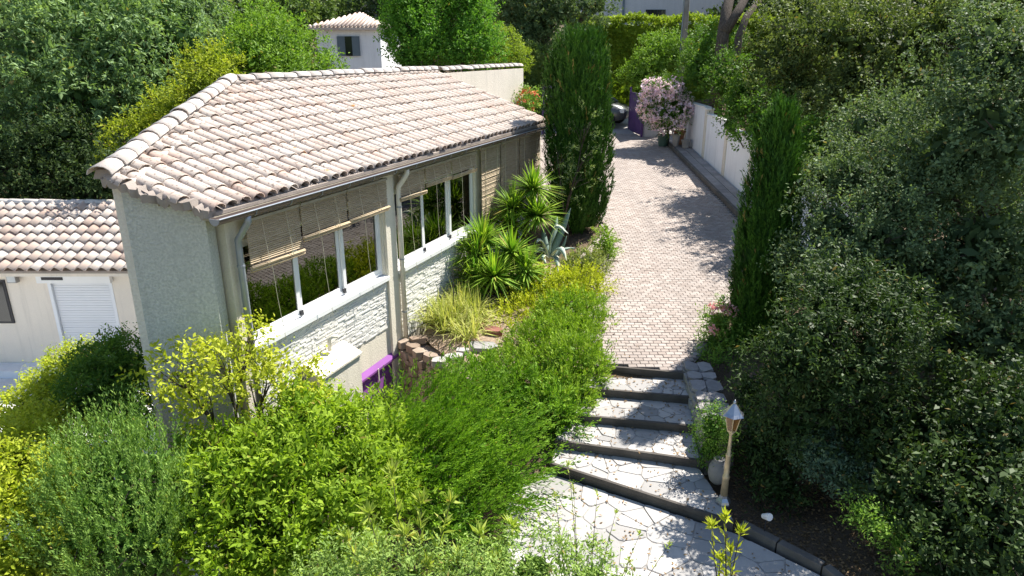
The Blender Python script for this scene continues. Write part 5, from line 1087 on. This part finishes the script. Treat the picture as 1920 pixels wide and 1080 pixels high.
for i, (px, py, Y, r, mt) in enumerate(((640, 10, 70, 55, 'far'), (575, 15, 62, 45, 'far'), (510, 5, 58, 60, 'far'), (800, 20, 60, 110, 'far_dark'), (950, 30, 58, 80, 'far_dark'), (1330, 40, 50, 50, 'limegreen'), (1440, 60, 40, 90, 'far_dark'), (1640, 80, 34, 130, 'far_dark'), (250, 60, 45, 150, 'far_dark'), (40, 60, 42, 120, 'far_dark'), (710, 20, 75, 50, 'far'))):
    tree('far_tree', FARL[i], 'tree', on(at(px, 100, Y)), [B(px, py, Y, r, r * .8), B(px - r * .7, py + r * .4, Y - 1, r * .7), B(px + r * .7, py + r * .35, Y - 1, r * .7), B(px, py - r * .6, Y + 1, r * .8), B(px, py + r * .8, Y - 1.5, r * .8)], LF[mt], 210 + i, r0=.3, group=None, dens=min(9, 500 / Y ** 1.05 / 1.4), k=9, tl=.8, L=.34, W=.18, lump=.3, up=.3)
# ---- background houses
wh_ = thing('white_house', at(650, 120, 40), 'white house with hipped tile roof and grey shutter seen over the roof', 'house'); a, b = at(592, 52, 40), at(712, 52, 40); zb_ = ground_z(a[0], 40) - .5
m = MB(); m.box((a[0], 40, zb_), (b[0], 47, a[2])); m.build('wall', M['white_wall'], wh_)
rt = at(650, 25, 43)[2]; ov = .35; e0 = a[2]; V = [(a[0] - ov, 40 - ov, e0), (b[0] + ov, 40 - ov, e0), (b[0] + ov, 47 + ov, e0), (a[0] - ov, 47 + ov, e0), (a[0] + 1.6, 43.5, e0 + .85), (b[0] - 1.6, 43.5, e0 + .85)]
m = MB(); m.add(V, [(0,1,5,4),(1,2,5),(2,3,4,5),(3,0,4),(0,3,2,1)]); rf_ = m.build('roof', M['mortar'], wh_)
m = MB(); x = a[0] - ov + .1
while x < b[0] + ov:
    m.t = rng.random(); dx = min(x - (a[0] - ov), (b[0] + ov) - x); f = min(dx / (1.6 + ov), 1.0); top = np.array([x, 40 - ov + (3.5 + ov) * f, e0 + .85 * f]); m.tube([(x, 40 - ov - .03, e0 + .05), tuple(top + [0, 0, .05])], .075, 6); x += .22
props(m.build('roof_tiles', M['tile_annex'], rf_, True), kind='stuff')
m = MB(); m.box((a[0] - ov, 40 - ov - .03, e0 - .12), (b[0] + ov, 40 - .001, e0 - .005)); m.build('eaves', M['tile_annex'], wh_)
q0, q1 = at(646, 68, 39.95), at(662, 105, 39.95); m = MB(); m.box((q0[0], 39.93, q1[2]), (q1[0], 39.998, q0[2])); wn_ = m.build('window', M['car_glass'], wh_)
for xx in (q0[0] - .42, q1[0]): m = MB(); m.box((xx, 39.9, q1[2]), (xx + .42, 39.925, q0[2])); m.build('shutter', M['shutter_grey'], wn_)
gh = thing('grey_house', at(1190, 40, 46), 'grey rendered house with a barred basement window above the hedge', 'house'); a, b = at(1075, 40, 46), at(1300, 40, 46)
m = MB(); m.box((a[0], 46, 1.5), (b[0] + 4, 54, 12)); m.build('wall', M['grey_wall'], gh)
q0, q1 = at(1211, 18, 45.95), at(1247, 37, 45.95); m = MB(); m.box((q0[0], 45.94, q1[2]), (q1[0], 45.999, q0[2])); w_ = m.build('window', M['car_glass'], gh)
for i in range(6): xx = q0[0] + (q1[0] - q0[0]) * (i + .5) / 6; m = MB(); m.box((xx - .015, 45.90, q1[2]), (xx + .015, 45.93, q0[2])); m.build('bar', M['dark'], w_)
m = MB(); m.box((q0[0] - .06, 45.9, q1[2] - .08), (q1[0] + .06, 45.998, q1[2] - .002)); m.build('sill', M['concrete'], w_)
q0 = at(1169, 20, 45.9); m = MB(); m.tube([(q0[0], 45.93, 2), (q0[0], 45.93, 11.9)], .06, 8); m.build('downpipe', M['shutter_grey'], gh)
m = MB(); m.box((a[0] - .4, 45.6, 12.002), (b[0] + 4.4, 54.4, 12.3)); m.build('roof', M['tile_annex'], gh)
sh_h = thing('distant_house', at(700, 30, 62), 'pale gable of a distant house between the trees', 'house'); a = at(676, 22, 62); b = at(725, 5, 62)
m = MB(); m.box((a[0], 62, a[2] - 4), (b[0] + 3, 68, a[2])); m.add([(a[0], 62, a[2]), (b[0] + 3, 62, a[2]), ((a[0] + b[0] + 3) / 2, 62, a[2] + 1.6), (a[0], 68, a[2]), (b[0] + 3, 68, a[2]), ((a[0] + b[0] + 3) / 2, 68, a[2] + 1.6)], [(0,1,2),(5,4,3)]); m.build('wall', M['grey_wall'], sh_h)
cxm = (a[0] + b[0] + 3) / 2; m = MB(); m.add([(a[0] - .3, 61.8, a[2] - .1), (cxm, 61.8, a[2] + 1.68), (cxm, 68.2, a[2] + 1.68), (a[0] - .3, 68.2, a[2] - .1), (b[0] + 3.3, 61.8, a[2] - .1), (b[0] + 3.3, 68.2, a[2] - .1)] + [(a[0] - .3, 61.8, a[2] + .05), (cxm, 61.8, a[2] + 1.83), (cxm, 68.2, a[2] + 1.83), (a[0] - .3, 68.2, a[2] + .05), (b[0] + 3.3, 61.8, a[2] + .05), (b[0] + 3.3, 68.2, a[2] + .05)], [(6,7,8,9),(7,10,11,8),(0,1,7,6),(1,4,10,7),(0,3,2,1),(1,2,5,4)]); m.build('roof', M['tile_annex'], sh_h)
V = []; F = []; nb = 14
for i in range(nb + 1):
    for j in range(nb + 1):
        y_ = 9.9 + (14.6 - 9.9) * i / nb; xl = max(-1.99 + (y_ - 11.21) * .414 + .03, np.interp(y_, [9.9, 11.1], [-.55, -1.55])); x_ = xl + (1.2 - xl) * j / nb; V.append((x_, y_, ground_z(x_, y_) + .025 + .02 * math.sin(x_ * 9 + y_ * 5)))
for i in range(nb):
    for j in range(nb): F.append((i*(nb+1)+j, i*(nb+1)+j+1, (i+1)*(nb+1)+j+1, (i+1)*(nb+1)+j))
t_ = NT('dry_bed_soil'); c_ = t_.ramp(t_.noise(9, 6, .7), [(.3, (.26, .185, .13)), (.6, (.42, .32, .24)), (.8, (.52, .42, .33))]); t_.base(c_); t_.rough(.95, .1); t_.bump(t_.noise(40, 6, .7), .9, .03)
props(link('flower_bed', raw_mesh('flower_bed', V, F, t_.m, True)), kind='structure')
# ---- leaf litter on the soil bank and the bed
rng = np.random.default_rng(300); Pn = []
for _ in range(9000):
    if rng.random() < .7: x, y = rng.uniform(2.9, 5.2), rng.uniform(4.6, 8.6)
    else: x, y = rng.uniform(-1.6, .6), rng.uniform(10.2, 13)
    if inside((x, y), PATH): continue
    Pn.append((x, y, ground_z(x, y) + .012))
for _ in range(1500):
    u_ = rng.random()
    if u_ < .45: y_ = rng.uniform(10.3, 28); e_ = abs(rng.normal(0, .3)); x_ = (5.9 - e_) if rng.random() < .5 else np.interp(y_, [10.1, 16.9, 18.6, 28], [1.56, 2.4, 2.2, 3.0]) + e_; z_ = drive_z(y_) + .006
    elif u_ < .75: x_, y_ = rng.uniform(.1, 3.2), rng.uniform(4.6, 7.9); z_ = -.592
    else: k_ = int(rng.integers(1, 5)); f_ = rng.random(); g_ = rng.random(); A0, A1 = np.array(ED[k_-1]); B0, B1 = np.array(ED[k_]); q_ = (A0 + (A1 - A0) * f_) * (1 - g_) + (B0 + (B1 - B0) * f_) * g_; x_, y_ = q_; z_ = -.12 * k_ + .008
    if u_ >= .45 and u_ < .75 and not inside((x_, y_), PATH): continue
    Pn.append((x_, y_, z_))
Pn = np.array(Pn); n = len(Pn); D = unit(rng.normal(size=(n, 3)) * [1, 1, .25]); c_ = np.tile([0, 0, 1.], (n, 1)) + rng.normal(size=(n, 3)) * .3; N_ = unit(c_ - D * (c_ * D).sum(-1, keepdims=True))
props(link('leaf_litter', leaf_mesh('leaf_litter', Pn, D, N_, .05 * rng.uniform(.5, 1.3, n), .022 * rng.uniform(.7, 1.3, n), rng.random(n), LF['litter'])), 'dry brown leaf litter scattered over the soil', 'leaf litter', kind='stuff')
print('LEAVES', NLEAF[0])
